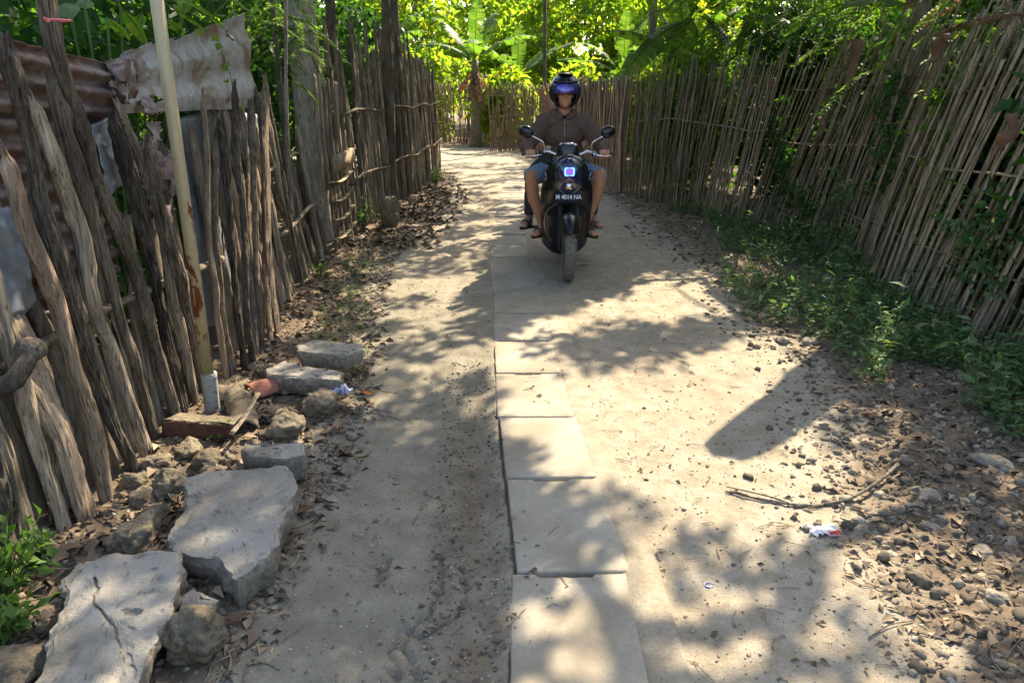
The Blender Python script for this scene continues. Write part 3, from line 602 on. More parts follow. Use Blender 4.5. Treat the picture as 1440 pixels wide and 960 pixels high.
# ---------------------------------------------------------------- iron sheets behind the near fence
def sheet(name, label, cat, c, m, amp=.011, period=.085, nu=70, nv=60, seed=0, holes=.0, bend=.02, dir='v', thick=.0018, group=None, rag=.02):
    """corner points c: top-near, top-far, bottom-far, bottom-near (world)"""
    rs = np.random.RandomState(seed); c = np.asarray(c, float); u, v = np.meshgrid(np.linspace(0, 1, nu), np.linspace(0, 1, nv))
    P = c[0]*((1-u)*(1-v))[..., None]+c[1]*(u*(1-v))[..., None]+c[2]*(u*v)[..., None]+c[3]*((1-u)*v)[..., None]
    nrm = np.cross(c[1]-c[0], c[3]-c[0]); nrm /= np.linalg.norm(nrm)
    H = np.linalg.norm(c[3]-c[0]) if dir == 'v' else np.linalg.norm(c[1]-c[0]); k = (v if dir == 'v' else u)*H/period*2*math.pi
    d = amp*np.sin(k)+bend*fbm(np.stack([u*2+seed, v*2, u*0], -1), 3)+.003*fbm(np.stack([u*14, v*14, u*0+seed], -1), 2)
    P = P+nrm*d[..., None]
    ee = rag*fbm(np.stack([u*9+seed, v*9, u*0], -1), 3)
    up = np.array((0, 0, 1.)); P = P+up*(ee*(np.abs(v-.5)*2)**6)[..., None]; al = (c[1]-c[0])/np.linalg.norm(c[1]-c[0]); P = P+al*(ee*1.5*(np.abs(u-.5)*2)**6)[..., None]
    i = np.arange(nv-1)[:, None]*nu; j = np.arange(nu-1)[None, :]; F = np.stack([i+j, i+j+1, i+nu+j+1, i+nu+j], -1).reshape(-1, 4)
    if holes:
        h = fbm(np.stack([u*6+seed*3, v*4, u*0], -1), 4)+.55*((np.abs(u-.5)*2)**5+(np.abs(v-.5)*2)**5); F = F[(h.reshape(-1)[F].mean(1)) < holes]
    mb = MB(); mb.add(P, F); o = build(mb, name, m); md = o.modifiers.new('thickness', 'SOLIDIFY'); md.thickness = thick
    return tag(o, label, cat, group)
g = 'old iron sheets patched behind the fence'
sheet('corrugated_sheet', 'rusty maroon corrugated iron sheet at the upper left edge', 'iron sheet', [PX(-120, 20, -1.73), PX(158, 92, -1.76), PX(172, 168, -1.76), PX(-120, 150, -1.74)], M['rust'], .020, .085, 70, 90, seed=1, bend=.004, rag=.006, group=g)
sheet('corrugated_sheet', 'dark corrugated iron sheet low behind the nearest posts', 'iron sheet', [PX(-130, 140, -1.80), PX(150, 165, -1.80), PX(165, 420, -1.80), PX(-130, 560, -1.80)], M['rust'], .020, .085, 70, 160, seed=2, bend=.006, rag=.006, group=g)
sheet('corrugated_sheet', 'pale stained corrugated iron sheet with torn rusty edge behind the cream pole', 'iron sheet', [PX(150, 78, -1.74), PX(344, 20, -1.80), PX(362, 152, -1.76), PX(168, 160, -1.72)], M['galv'], .013, .115, 110, 90, seed=3, rag=.003, bend=.003, holes=1.05, group=g)
sheet('metal_sheet', 'small blue grey crumpled metal sheet between the leaning posts', 'iron sheet', [PX(128, 176, -1.72), PX(164, 160, -1.73), PX(190, 250, -1.72), PX(150, 275, -1.70)], M['bluegalv'], .002, .1, 30, 30, seed=4, bend=.012, rag=.004, group=g)
sheet('metal_sheet', 'flat grey metal sheet at the left edge above the crossbar', 'iron sheet', [PX(-60, 290, -1.66), PX(26, 300, -1.68), PX(46, 425, -1.66), PX(-60, 470, -1.64)], M['bluegalv'], .001, .1, 30, 30, seed=5, bend=.02, group=g)
sheet('metal_sheet', 'curled rusty metal scrap in the dark gap left of the cream pole', 'iron sheet', [PX(190, 170, -1.78), PX(238, 180, -1.80), PX(240, 300, -1.70), PX(200, 330, -1.72)], M['rust'], .004, .06, 36, 36, seed=6, bend=.09, holes=.55, group=g)
sheet('metal_sheet', 'dark grey metal sheet behind the posts right of the cream pole', 'iron sheet', [PX(245, 165, -1.84), PX(372, 160, -1.86), PX(372, 420, -1.84), PX(260, 470, -1.80)], M['bluegalv'], .004, .1, 36, 36, seed=7, bend=.04, group=g)
for k, (px, py) in enumerate([(163, 98), (185, 92), (176, 122), (160, 130), (205, 150), (130, 280), (215, 240), (235, 255)]):
    rs = np.random.RandomState(k+60); c = PX(px, py, -1.69); e = .05+.03*rs.rand(); a = rs.rand()*3
    sheet('rust_flake', ['curled rusty flake torn from the sheet edge, topmost of them', 'bent tan flake of rusted iron beside the torn sheet corner', 'brown curled flake of iron in the gap between two sheets', 'small rusted flake touching the maroon sheet', 'flat peeling rust flake under the pale sheet', 'reddish flake of iron low between leaning posts', 'curled rusty scrap deep in the dark gap', 'torn brown scrap nearest the cream pole'][k], 'rusty scrap',
          [c+np.array((0, -e, .4*e)), c+np.array((.03*rs.randn(), e, e*.7)), c+np.array((.02, e*.8, -e)), c+np.array((.05, -e*.8, -e*.6))], M['rust'], .003, .05, 16, 12, seed=60+k, bend=.035, rag=.004, group='torn rusty flakes around the sheet gap')
# ---------------------------------------------------------------- cream pole and its foot
pb = G(300, 580); pole = thing('steel_pole', 'cream painted square steel pole with rust streaks, standing upright in front of the fence', 'pole', (pb[0], pb[1], 0))
mb = MB(); tpt = PY(218, -120, pb[1]+.0); 
bm = bmesh.new(); bmesh.ops.create_cube(bm, size=1)
for v in bm.verts: v.co = Vector((v.co.x*.052, v.co.y*.052, (v.co.z+.5)*2.6))
bmesh.ops.bevel(bm, geom=[e for e in bm.edges if abs(e.verts[0].co.z-e.verts[1].co.z) > 1], offset=.007, segments=2, affect='EDGES')
v = np.array([q.co[:] for q in bm.verts]); f = [[q.index for q in fc.verts] for fc in bm.faces]; bm.free()
v = v@rotm(0, 0, R(28)).T; v[:, 2] += .2; mb.add(v+np.array((pb[0], pb[1], 0)), f); build(mb, 'shaft', M['pole'], pole, smooth=False)
mb = MB(); P = np.array([(pb[0], pb[1], z) for z in np.linspace(-.05, .21, 12)]); tube(mb, P, .037, 16, .12, 20); build(mb, 'base', M['pole_base'], pole)
# ---------------------------------------------------------------- stones and broken concrete beside the left fence
def outl(px, z): return [G(a, b, z)[:2] for a, b in px]
def conc(label, px, z, th, seed, tilt=(0, 0), under=.03, group='broken concrete pieces beside the left fence', name='concrete_piece', **k):
    mb = MB(); chunk(mb, outl(px, z), th, seed, tilt, under, zt=z, **k); return tag(build(mb, name, M['concrete'], sharp=38), label, 'broken concrete', group)
c1 = conc('cracked sandy concrete slab with a hole, lowest of the pile, at the bottom left corner', [(128, 790), (165, 778), (245, 783), (254, 800), (240, 850), (205, 930), (190, 985), (120, 1000), (45, 980), (62, 900), (88, 850), (100, 815)], .13, .075, 1, (.02, .05), .02, rough=.016)
c2 = conc('large pale grey concrete slab with a broken front, in the middle of the row', [(262, 672), (300, 664), (400, 657), (420, 685), (412, 712), (392, 745), (385, 775), (360, 790), (330, 812), (305, 786), (262, 780), (235, 775), (232, 755), (260, 715)], .12, .12, 2, (.0, .03), .02, rough=.014)
c3 = conc('squared white concrete block with a chipped front, above the large pale slab', [(342, 622), (428, 621), (430, 637), (402, 643), (350, 640), (338, 630)], .12, .11, 3, under=.01, rough=.008)
c4 = conc('smooth cream concrete block resting on top of another, farthest of the row', [(414, 486), (440, 477), (508, 483), (510, 492), (486, 500), (420, 493)], .17, .085, 4, under=.012, rough=.007)
c5 = conc('flat wedge of concrete under the cream block', [(378, 516), (402, 507), (430, 515), (482, 523), (480, 534), (425, 532), (376, 528)], .12, .10, 5, under=.02, rough=.012)
c6 = conc('small white angular concrete chip below the large pale slab', [(248, 842), (272, 826), (306, 842), (300, 858), (262, 862)], .08, .07, 6, under=.02, rough=.012)
c7 = conc('flat reddish stone at the upper left edge of the cracked slab', [(82, 815), (110, 790), (130, 792), (112, 820), (90, 840)], .07, .06, 7, under=.02, rough=.014)
# deep crack and pit in the big slab
cut = MB()
P = [G(a, b, .135) for a, b in [(133, 812), (137, 828), (130, 842), (146, 862), (160, 880), (170, 905), (184, 922), (185, 950)]]
P = curve(P, 40); P[:, :2] += np.stack([fbm(np.c_[np.arange(40)*.6, np.zeros(40), np.zeros(40)], 3), fbm(np.c_[np.arange(40)*.6, np.ones(40)*4, np.zeros(40)], 3)], 1)*.006
tube(cut, P, np.linspace(.004, .0055, 40), 6, 0, 1, 3.0, roll=0)
ell(cut, G(187, 858, .14), (.026, .02, .02), 3)
co_ = bpy.data.objects.new('cut_tmp', cut.mesh('cut_tmp')); COL.objects.link(co_)
md = c1.modifiers.new('crack', 'BOOLEAN'); md.object = co_; md.operation = 'DIFFERENCE'; md.solver = 'EXACT'
bpy.context.view_layer.update(); dg = bpy.context.evaluated_depsgraph_get(); me = bpy.data.meshes.new_from_object(c1.evaluated_get(dg)); c1.modifiers.clear()
if len(me.vertices) > 500: c1.data = me
bpy.data.objects.remove(co_)
def stone(label, px, py, r, seed, z=0.0, rough=.28, name='stone', group='rough limestone lumps beside the left fence', m='rock', cat='stone', sub=5):
    g_ = G(px, py, z+r[2]*.7); mb = MB(); rock(mb, (g_[0], g_[1], z+r[2]*.62), r, seed, sub, rough); return tag(build(mb, name, M[m]), label, cat, group)
stone('large craggy limestone lump between the tile and the white block', 400, 603, (.11, .10, .085), 11, 0, .34)
stone('rugged grey brown stone under the crumpled cloth', 445, 568, (.12, .09, .075), 12, 0, .32)
stone('rounded grey stone in front of the rusty tin', 266, 632, (.075, .06, .055), 13)
stone('wedge shaped stone leaning beside two green leaves', 292, 648, (.065, .06, .045), 14, 0, .2)
stone('small brown stone touching the white block', 322, 648, (.042, .042, .036), 15)
stone('flat orange stone at the top edge of the large slab', 300, 662, (.055, .03, .03), 16, 0, .2)
stone('pale round stone topmost of the heap by the post foot', 222, 652, (.065, .05, .045), 17, .0)
stone('light knobbly stone left in the heap by the post foot', 188, 676, (.055, .05, .045), 18, .0)
stone('big tan knobbly stone in the middle of the heap by the fence', 240, 680, (.075, .065, .06), 19, .0)
stone('dusty low stone in front of the heap by the fence', 203, 700, (.065, .055, .04), 20, 0)
stone('craggy yellow brown rock above the cracked slab', 190, 752, (.095, .075, .07), 21, 0, .38)
stone('smooth tan stone between the craggy rock and the large slab', 218, 722, (.055, .05, .04), 22, 0, .15)
stone('pitted brown rock at the path edge in the dark hollow', 270, 888, (.105, .085, .085), 23, 0, .3)
stone('low brown stone at the bottom left corner of the photo', 20, 940, (.10, .09, .05), 24, 0, .25)
stone('small white stone left of the cracked slab', 66, 880, (.03, .03, .03), 25, .02, .2)
stone('small yellow stone at the lane side of the crumpled cloth', 505, 576, (.03, .025, .025), 26, 0, .15)
stone('tan broken stone right behind the cream block', 498, 484, (.07, .045, .05), 27, .02, .25)
stone('jagged tan stone left of the concrete wedge', 372, 522, (.06, .05, .045), 28, 0, .3)
stone('upright dark grey stone leaning on the far left fence', 548, 300, (.12, .1, .22), 29, 0, .2)
# tin, tile, cloth at the pole foot
m = M['darkrust'] = mat('dark rust', rough=.9); n = N(m); co = n.coord('Object'); n.color(n.ramp(n.noise(co, 18, 6), [(.3, (.03, .018, .013)), (.7, (.13, .055, .035))]))
tin = thing('rusty_trough', 'long rusty metal trough lying open at the foot of the cream pole', 'metal trough', G(280, 600))
def shell(mb, P0, P1, rad, a0, a1, n=14, m=10, dent=.006, up=(0, 0, 1)):
    P0, P1 = np.asarray(P0, float), np.asarray(P1, float); T = (P1-P0)/np.linalg.norm(P1-P0); S = np.cross(T, np.array(up, float)); S /= np.linalg.norm(S); U = np.cross(S, T)
    a, t = np.meshgrid(np.linspace(a0, a1, n), np.linspace(0, 1, m)); V = P0+(P1-P0)*t[..., None]+rad*(S*np.cos(a)[..., None]+U*np.sin(a)[..., None]); V = V+dent*fbm(V*18, 3)[..., None]*U
    i = np.arange(m-1)[:, None]*n; j = np.arange(n-1)[None, :]; mb.add(V, np.stack([i+j, i+j+1, i+n+j+1, i+n+j], -1).reshape(-1, 4))
def solid(o, t): md = o.modifiers.new('thickness', 'SOLIDIFY'); md.thickness = t; md.offset = 0; return o
P0 = np.array([G(233, 622), G(332, 628)]); U_, V_ = np.meshgrid(np.linspace(0, 1, 24), np.linspace(0, 1, 12)); ax = (P0[1]-P0[0])
for nm, prof in (('trough', [(0, 0), (-.012, .04), (-.006, .085), (.004, .105)]), ('rim', [(.004, .106), (.05, .100), (.09, .098), (.13, .09)])):
    pr = curve([(p[0], p[1], 0) for p in prof], 12); dn = .007*fbm(np.stack([U_*5, V_*2, U_*0+len(nm)], -1), 3)
    Q = P0[0]+ax*U_[..., None]; Q[..., 1] += pr[:, 0][:, None]+dn; Q[..., 2] += pr[:, 1][:, None]+dn*.8; i = np.arange(11)[:, None]*24; j = np.arange(23)[None, :]; mb = MB(); mb.add(Q, np.stack([i+j, i+j+1, i+25+j, i+24+j], -1).reshape(-1, 4))
    solid(build(mb, nm, M['darkrust'] if nm == 'trough' else M['rock'], tin), .003)
mb = MB(); shell(mb, G(345, 612, .02), G(335, 560, .02), .065, .1, 3.0, 18, 14, .02); tag(solid(build(mb, 'roof_tile', M['rock']), .010), 'broken grey curved roof tile right of the pole foot', 'roof tile', 'broken curved tiles at the pole foot')
mb = MB(); shell(mb, G(352, 560, .02), G(385, 548, .03), .07, .2, 2.6, 18, 12, .006); tag(solid(build(mb, 'roof_tile', M['terracotta']), .010), 'red terracotta tile fragment beyond the pole foot', 'roof tile', 'broken curved tiles at the pole foot')
mb = MB(); shell(mb, G(310, 560, .03), G(345, 553, .04), .055, .2, 2.9, 18, 12, .006); tag(solid(build(mb, 'roof_tile', M['rock']), .010), 'brown curved tile fragment with a black stain, touching the pole', 'roof tile', 'broken curved tiles at the pole foot')
mb = MB(); tube(mb, curve([G(325, 610, .10), G(345, 585, .13), G(363, 552, .20)], 10), .012, 8, .3, 30, .4); tag(build(mb, 'wood_splinter', M['wood']), 'flat grey wood splinter sticking up over the broken tile', 'splinter')
def cloth(mb, c, sx, sy, hgt, seed, n=26):
    u, v = np.meshgrid(np.linspace(-1, 1, n), np.linspace(-1, 1, n)); q = np.stack([u*2.2+seed, v*2.2, u*0], -1)
    z = hgt*(.6*np.abs(fbm(q, 3))+.5*np.exp(-(u*u+v*v)*1.5)); P = np.stack([c[0]+sx*(u+.3*fbm(q+5, 2)), c[1]+sy*(v+.3*fbm(q+9, 2)), c[2]+z], -1)
    i = np.arange(n-1)[:, None]*n; j = np.arange(n-1)[None, :]; mb.add(P, np.stack([i+j, i+j+1, i+n+j+1, i+n+j], -1).reshape(-1, 4))
mb = MB(); cloth(mb, G(478, 553, .05), .055, .05, .05, 3); tag(build(mb, 'crumpled_cloth', simple('striped grey cloth', (.42, .42, .52), .9, 0, .1, 0, .35, .3, 50)), 'crumpled pale violet cloth rag lying on a stone below the wedge', 'cloth')
mb = MB(); cloth(mb, G(372, 596, .04), .04, .03, .04, 8); tag(build(mb, 'crumpled_cloth', M['tee']), 'small black rag beside the curved roof tile', 'cloth')
mb = MB(); c = G(1152, 745); c[2] = float(gz(c[0], c[1]))+.001; cloth(mb, c, .055, .032, .022, 5); wr = build(mb, 'paper_wrapper', M['paper']); tag(wr, 'crumpled white wrapper with red print on the sunny ground at right', 'wrapper')
mb = MB(); cloth(mb, c+np.array((.045, -.028, .010)), .020, .012, .012, 6, 12); build(mb, 'printed_corner', M['redprint'], wr)
mb = MB(); a = np.linspace(0, 2*math.pi, 25); c = G(997, 818); c[2] = float(gz(c[0], c[1]))+.001; tube(mb, np.c_[c[0]+.014*np.cos(a), c[1]+.011*np.sin(a), np.full(25, c[2])], .0025, 6); tag(build(mb, 'plastic_ring', M['bluering']), 'tiny clear blue plastic ring on the ground, lower middle right', 'plastic ring')
mb = MB(); mb2 = [np.array((p[0], p[1], float(gz(p[0], p[1]))+p[2]*.6)) for p in [G(1022, 684, .012), G(1060, 694, .014), G(1110, 703, .016), G(1160, 704, .012), G(1205, 690, .03), G(1240, 672, .03), G(1262, 655, .04)]]
tube(mb, curve(mb2, 40)+fbm(np.c_[np.arange(40)*.3, np.zeros(40), np.zeros(40)], 3)[:, None]*.004, np.linspace(.0035, .008, 40), 8, .25, 40)
tube(mb, curve([mb2[2], (mb2[1]+mb2[2])/2+np.array((0, .015, .008)), mb2[0]+np.array((.005, .02, .008))], 14), np.linspace(.005, .002, 14), 6)
tube(mb, curve([mb2[3], mb2[3]+np.array((-.04, -.02, .004)), mb2[3]+np.array((-.08, -.03, .0))], 8), .0025, 6); tag(build(mb, 'dry_branch', M['bark']), 'long thin forked dry branch lying across the sunny ground at right', 'branch')
# ---------------------------------------------------------------- litter, pebbles, twigs
def litter(name, n, xf, size, seed, m=M['litter'], lift=.006, kind='stuff', curl=.5):
    rs = np.random.RandomState(seed); P = xf(rs, n); n = len(P); z = gz(P[:, 0], P[:, 1])+lift*rs.rand(n)
    a = rs.rand(n)*6.28; tl = rs.randn(n)*.35; D = np.c_[np.cos(a), np.sin(a), tl*.5]; Nn = np.c_[rs.randn(n)*curl, rs.randn(n)*curl, np.ones(n)]
    L = size*(.5+1.0*rs.rand(n)**1.5); mb = MB(); leaves(mb, np.c_[P, z], D, L, L*(.3+.35*rs.rand(n)), Nn, fold=.35, rs=rs)
    return tag(build(mb, name, m, smooth=False), kind=kind)
def band(fa, fb, y0, y1, pw=1.0, logy=True):
    def f(rs, n):
        y = y0*(y1/y0)**rs.rand(n) if logy else y0+(y1-y0)*rs.rand(n); a, b = fa(y), fb(y); return np.c_[a+(b-a)*rs.rand(n)**pw, y]
    return f
vlf = lambda y: np.interp(y, *VL); vrf = lambda y: np.interp(y, *VR); lff = lambda y: np.interp(y, LFy, LFx); rff = lambda y: np.interp(y, RFy, RFx)
tag(litter('leaf_litter', 5200, band(lambda y: vlf(y)+.12, lambda y: lff(y)-.05, 1.4, 15, .8), .055, 1), 'dry brown leaf litter along the foot of the left fence', 'leaf litter')
tag(litter('leaf_litter', 3400, band(lambda y: vrf(y)-.10, lambda y: rff(y)+.1, 1.8, 16, .9), .05, 2), 'dry leaf litter along the foot of the right fence', 'leaf litter')
tag(litter('leaf_litter', 1600, band(lambda y: vrf(y)-.1, lambda y: vrf(y)+1.3, 1.5, 4.6, .9), .038, 34), 'small dry leaf scraps among the right rubble', 'leaf litter')
tag(litter('leaf_litter', 900, band(lambda y: vlf(y), lambda y: vrf(y), 1.4, 20, 1), .028, 3), 'scattered small dry leaf bits on the lane', 'leaf litter')
tag(litter('leaf_litter', 1100, band(lambda y: lff(y)+.05, lambda y: vlf(y)+.3, 7.4, 12.5, 1), .10, 33), 'large dark dry leaves heaped on the far left verge', 'leaf litter')
def pebbles(name, n, xf, smin, smax, seed, pw=3.0, m=M['pebble'], sub=1, sink=.3):
    rs = np.random.RandomState(seed); P = xf(rs, n); n = len(P); z = gz(P[:, 0], P[:, 1]); s = smin+(smax-smin)*rs.rand(n)**pw; v0, f0 = ico(sub); k = len(v0)
    V = v0[None]*(1+.7*(rs.rand(n, k, 1)-.5)*(1 if sub < 2 else .45))*(1+.3*np.sign(v0[None]@(rs.randn(n, 3, 1))))*(np.array((1, 1, .7))*(.7+.6*rs.rand(n, 1, 3)))*s[:, None, None]
    a = rs.rand(n)*6.28; c, sn = np.cos(a)[:, None], np.sin(a)[:, None]; x = V[..., 0]*c-V[..., 1]*sn; y = V[..., 0]*sn+V[..., 1]*c
    V = np.stack([x+P[:, :1], y+P[:, 1:], V[..., 2]+(z+s*(sink-.55*rs.rand(n)))[:, None]], -1); mb = MB(); mb.add(V.reshape(-1, 3), (f0[None]+np.arange(n)[:, None, None]*k).reshape(-1, 3))
    return tag(build(mb, name, m, smooth=sub > 1, sharp=None), kind='stuff')
tag(pebbles('rubble', 10500, band(lambda y: vrf(y)-.05, lambda y: vrf(y)+1.35, 1.5, 4.6, .8), .0028, .026, 5, 7, sub=2, sink=.05), 'loose pale rubble and clods along the right verge', 'rubble')
tag(pebbles('rubble', 4500, band(lambda y: vrf(y)-.35, lambda y: rff(y)+.1, 2.2, 9, .9), .003, .022, 6, 3), 'fine gravel at the edge of the right verge', 'gravel')
tag(pebbles('gravel', 13000, band(lambda y: vlf(y)-.1, lambda y: vrf(y)+.1, 1.4, 12, 1), .0012, .0065, 7, 3.5, M['grit']), 'fine grit scattered over the lane surface', 'gravel')
tag(pebbles('gravel', 2600, band(lambda y: np.interp(y, SLC_Y, SLC_X)-.46, lambda y: np.interp(y, SLC_Y, SLC_X)-.2, 1.45, 4.2, 1), .001, .008, 8, 3), 'dark grit along the left edge of the slabs', 'gravel')
tag(pebbles('gravel', 2800, band(lambda y: vlf(y)+.05, lambda y: lff(y), 1.5, 8, 1), .003, .02, 9, 3), 'dark clods at the foot of the left fence', 'gravel')
def twigs(name, n, xf, L, seed, r=.0016, m=M['wood']):
    rs = np.random.RandomState(seed); P = xf(rs, n); mb = MB()
    for p in P:
        a = rs.rand()*6.28; l = L*(.4+rs.rand()); d = np.array((math.cos(a), math.sin(a))); e = p+d*l; mid = (p+e)/2+rs.randn(2)*l*.12; z = lambda q: float(gz(q[0], q[1]))+.004
        tube(mb, curve([(p[0], p[1], z(p)), (mid[0], mid[1], z(mid)+.006*rs.rand()), (e[0], e[1], z(e))], 5), r*(.6+rs.rand()), 4)
    return tag(build(mb, name, m), kind='stuff')
tag(twigs('twigs', 420, band(vlf, vrf, 1.4, 7), .07, 21, .0012), 'short thin twigs and straws scattered on the lane', 'twigs')
tag(twigs('twigs', 380, band(lambda y: vlf(y)+.1, lambda y: lff(y)+.05, 1.5, 9), .13, 22, .0022), 'dry twigs among the litter by the left fence', 'twigs')
tag(twigs('twigs', 380, band(vrf, lambda y: rff(y), 1.6, 9), .14, 23, .0022), 'dry twigs among the rubble by the right fence', 'twigs')
for k, (px, py, s, lab) in enumerate([(1305, 700, .07, 'dark broad stone half sunk in the right rubble near the weeds'), (1395, 650, .085, 'largest dark flat stone by the weeds at the right edge'), (1310, 740, .045, 'rounded grey stone in the middle of the right rubble'), (1345, 702, .03, 'light small stone beside the dark broad stone'), (1270, 645, .04, 'round tan stone right of the branch tip'),
     (1290, 810, .05, 'long pale stone at the left edge of the right rubble'), (1400, 840, .045, 'sunlit stone near the bottom right corner'), (1380, 775, .05, 'brown clod at the right edge of the rubble'), (1205, 795, .022, 'little grey stone near the white wrapper'), (1420, 765, .05, 'flat tan clod at the right photo edge'),
     (1140, 480, .06, 'dark cracked clod under the weeds'), (1100, 478, .05, 'black lump of soil at the weed edge'), (1035, 410, .05, 'pale angular stone at the weed edge beyond the leaf shadow'), (915, 800, .0, '')]):
    if s: stone(lab, px, py, (s, s*.75, s*.5), 200+k, -.005, .22, group='larger stones in the right rubble', m='pebble' if k not in (5,) else 'rock', sub=4)
def dryleaf(label, px, py, L, a, seed, m='banana_dead', z=.01, cat='leaf', name='dry_leaf', up=.3, wid=.5):
    c = G(px, py, z); n, w_ = 9, 5; t, s = np.meshgrid(np.linspace(0, 1, n), np.linspace(-1, 1, w_), indexing='ij'); wd = L*wid*.5*np.sin(np.clip(t, .02, .98)*math.pi)**.7*(1+.25*fbm(np.stack([t*7, s*2, t*0+seed], -1), 2))
    x = (t-.5)*L; y = s*wd; zz = up*L*.6*(t-.4)**2+.55*np.abs(s)*wd*1.0+.06*L*fbm(np.stack([t*4, s*2, t*0+seed], -1), 2)
    V = np.stack([c[0]+x*math.cos(a)-y*math.sin(a), c[1]+x*math.sin(a)+y*math.cos(a), c[2]+zz], -1); i = np.arange(n-1)[:, None]*w_; j = np.arange(w_-1)[None, :]
    mb = MB(); mb.add(V, np.stack([i+j, i+j+1, i+w_+j+1, i+w_+j], -1).reshape(-1, 4)); return tag(build(mb, name, M[m]), label, cat, 'single fallen leaves')
dryleaf('pale tan curled leaf beside the large grey slab', 428, 718, .075, .5, 1); dryleaf('yellow brown leaf standing by a green one, left side of the lane', 492, 632, .07, 1.3, 2, up=.9)
dryleaf('small fallen green leaf touching the yellow brown leaf', 503, 645, .045, .2, 3, 'weed_lit'); dryleaf('long tan curled leaf on the verge above the lane edge', 515, 552, .12, -.6, 4, wid=.25); dryleaf('red brown leaf beside the cream concrete block', 502, 524, .08, 2.1, 5)
dryleaf('cream curled leaf on the dark soil below the weeds', 1226, 584, .085, -.5, 6, wid=.35); dryleaf('orange upright leaf in the right rubble', 1316, 625, .08, 1.2, 7, up=.9, wid=.3); dryleaf('grey green fallen leaf beside the pitted rock', 335, 868, .07, .4, 8, 'banana_dead')
dryleaf('pale leaf on the ground right of the scooter wheel', 820, 374, .09, .3, 9); dryleaf('tiny yellow leaf on the sunlit left track', 648, 538, .03, .3, 10, 'weed_lit')
M['bark_pale'] = woodmat('pale tree bark', (.22, .18, .13), (.45, .39, .29), (.62, .55, .43), (14, 14, 3.5), 1.4)
# ---------------------------------------------------------------- vegetation helpers
def trunk(mb, pts, r0, r1, n=16, rough=.22, freq=9):
    P = curve(pts, 26); r = np.linspace(r0, r1, 26); r[:4] *= np.array((1.5, 1.25, 1.1, 1.03)); tube(mb, P, r, n, rough, freq)
def limbs(mb, centers, roots, seed=0, rmin=.008, k=.0065):
    """connects every leaf clump to its nearest already connected node, thickness from what hangs on it"""
    C = [np.asarray(r, float) for r in roots]; par = [-1]*len(C); n0 = len(C)
    order = sorted(range(len(centers)), key=lambda i: min(np.linalg.norm(centers[i]-r) for r in C[:n0]))
    for i in order:
        A = np.array(C); d = np.linalg.norm(A-centers[i], axis=1)+.12*np.linalg.norm(A-A[0], axis=1); par.append(int(np.argmin(d))); C.append(np.asarray(centers[i], float))
    cnt = np.ones(len(C))
    for i in range(len(C)-1, n0-1, -1): cnt[par[i]] += cnt[i]
    rs = np.random.RandomState(seed)
    for i in range(n0, len(C)):
        a, b = C[par[i]], C[i]; l = np.linalg.norm(b-a); r = rmin+k*cnt[i]**.58; mid = (a+b)/2+rs.randn(3)*l*.08; mid[2] += l*.05
        ra = min(r*1.15, rmin+k*cnt[par[i]]**.58)
        tube(mb, curve([a, mid, b], 5), np.linspace(ra, r*.8, 5), 5, closed_end=False)
def crown_pts(c, r, n, seed, hollow=.45):
    rs = np.random.RandomState(seed); d = rs.randn(n, 3); d /= np.linalg.norm(d, axis=1)[:, None]; u = hollow+(1-hollow)*rs.rand(n)**.6
    p = np.asarray(c)+d*u[:, None]*np.asarray(r); return p+fbm(p*1.1+seed, 2)[:, None]*.3*np.asarray(r)*.4
def tree(label, base, top, r0, crown_c, crown_r, n, per, crad, L, W, mt, seed, name='broadleaf_tree', lim=True, group=None, droop=.3, barkm='bark'):
    root = thing(name, label, 'tree', base, group); base = np.asarray(base, float); top = np.asarray(top, float)
    mb = MB(); rs = np.random.RandomState(seed); trunk(mb, [base-np.array((0, 0, .2)), base*.6+top*.4+np.array((rs.randn()*.06, rs.randn()*.06, 0)), top], r0, r0*.62)
    c = crown_pts(crown_c, crown_r, n, seed)
    if lim: limbs(mb, c[::3] if n > 300 else c, [top], seed, .006, .006)
    build(mb, 'trunk', M[barkm], root)
    mb = MB(); clumps(mb, c, crad, per, L, W, droop, seed); build(mb, 'crown', M[mt], root, smooth=False); return root
def shrub(label, c, r, n, per, crad, L, W, mt, seed, name='shrub', group=None, droop=.2, cat='shrub'):
    base = (c[0], c[1], 0); root = thing(name, label, cat, base, group); P = crown_pts(c, r, n, seed, .2); P[:, 2] = np.maximum(P[:, 2], .05)
    mb = MB(); rs = np.random.RandomState(seed)
    for k in range(5):
        e = P[rs.randint(n)]; tube(mb, curve([(c[0]+.1*rs.randn(), c[1]+.1*rs.randn(), -.05), ((c[0]+e[0])/2, (c[1]+e[1])/2, e[2]*.6), e], 8), np.linspace(.018, .006, 8), 6)
    build(mb, 'stem', M['bark'], root); mb = MB(); clumps(mb, P, crad, per, L, W, droop, seed); build(mb, 'foliage', M[mt], root, smooth=False); return root
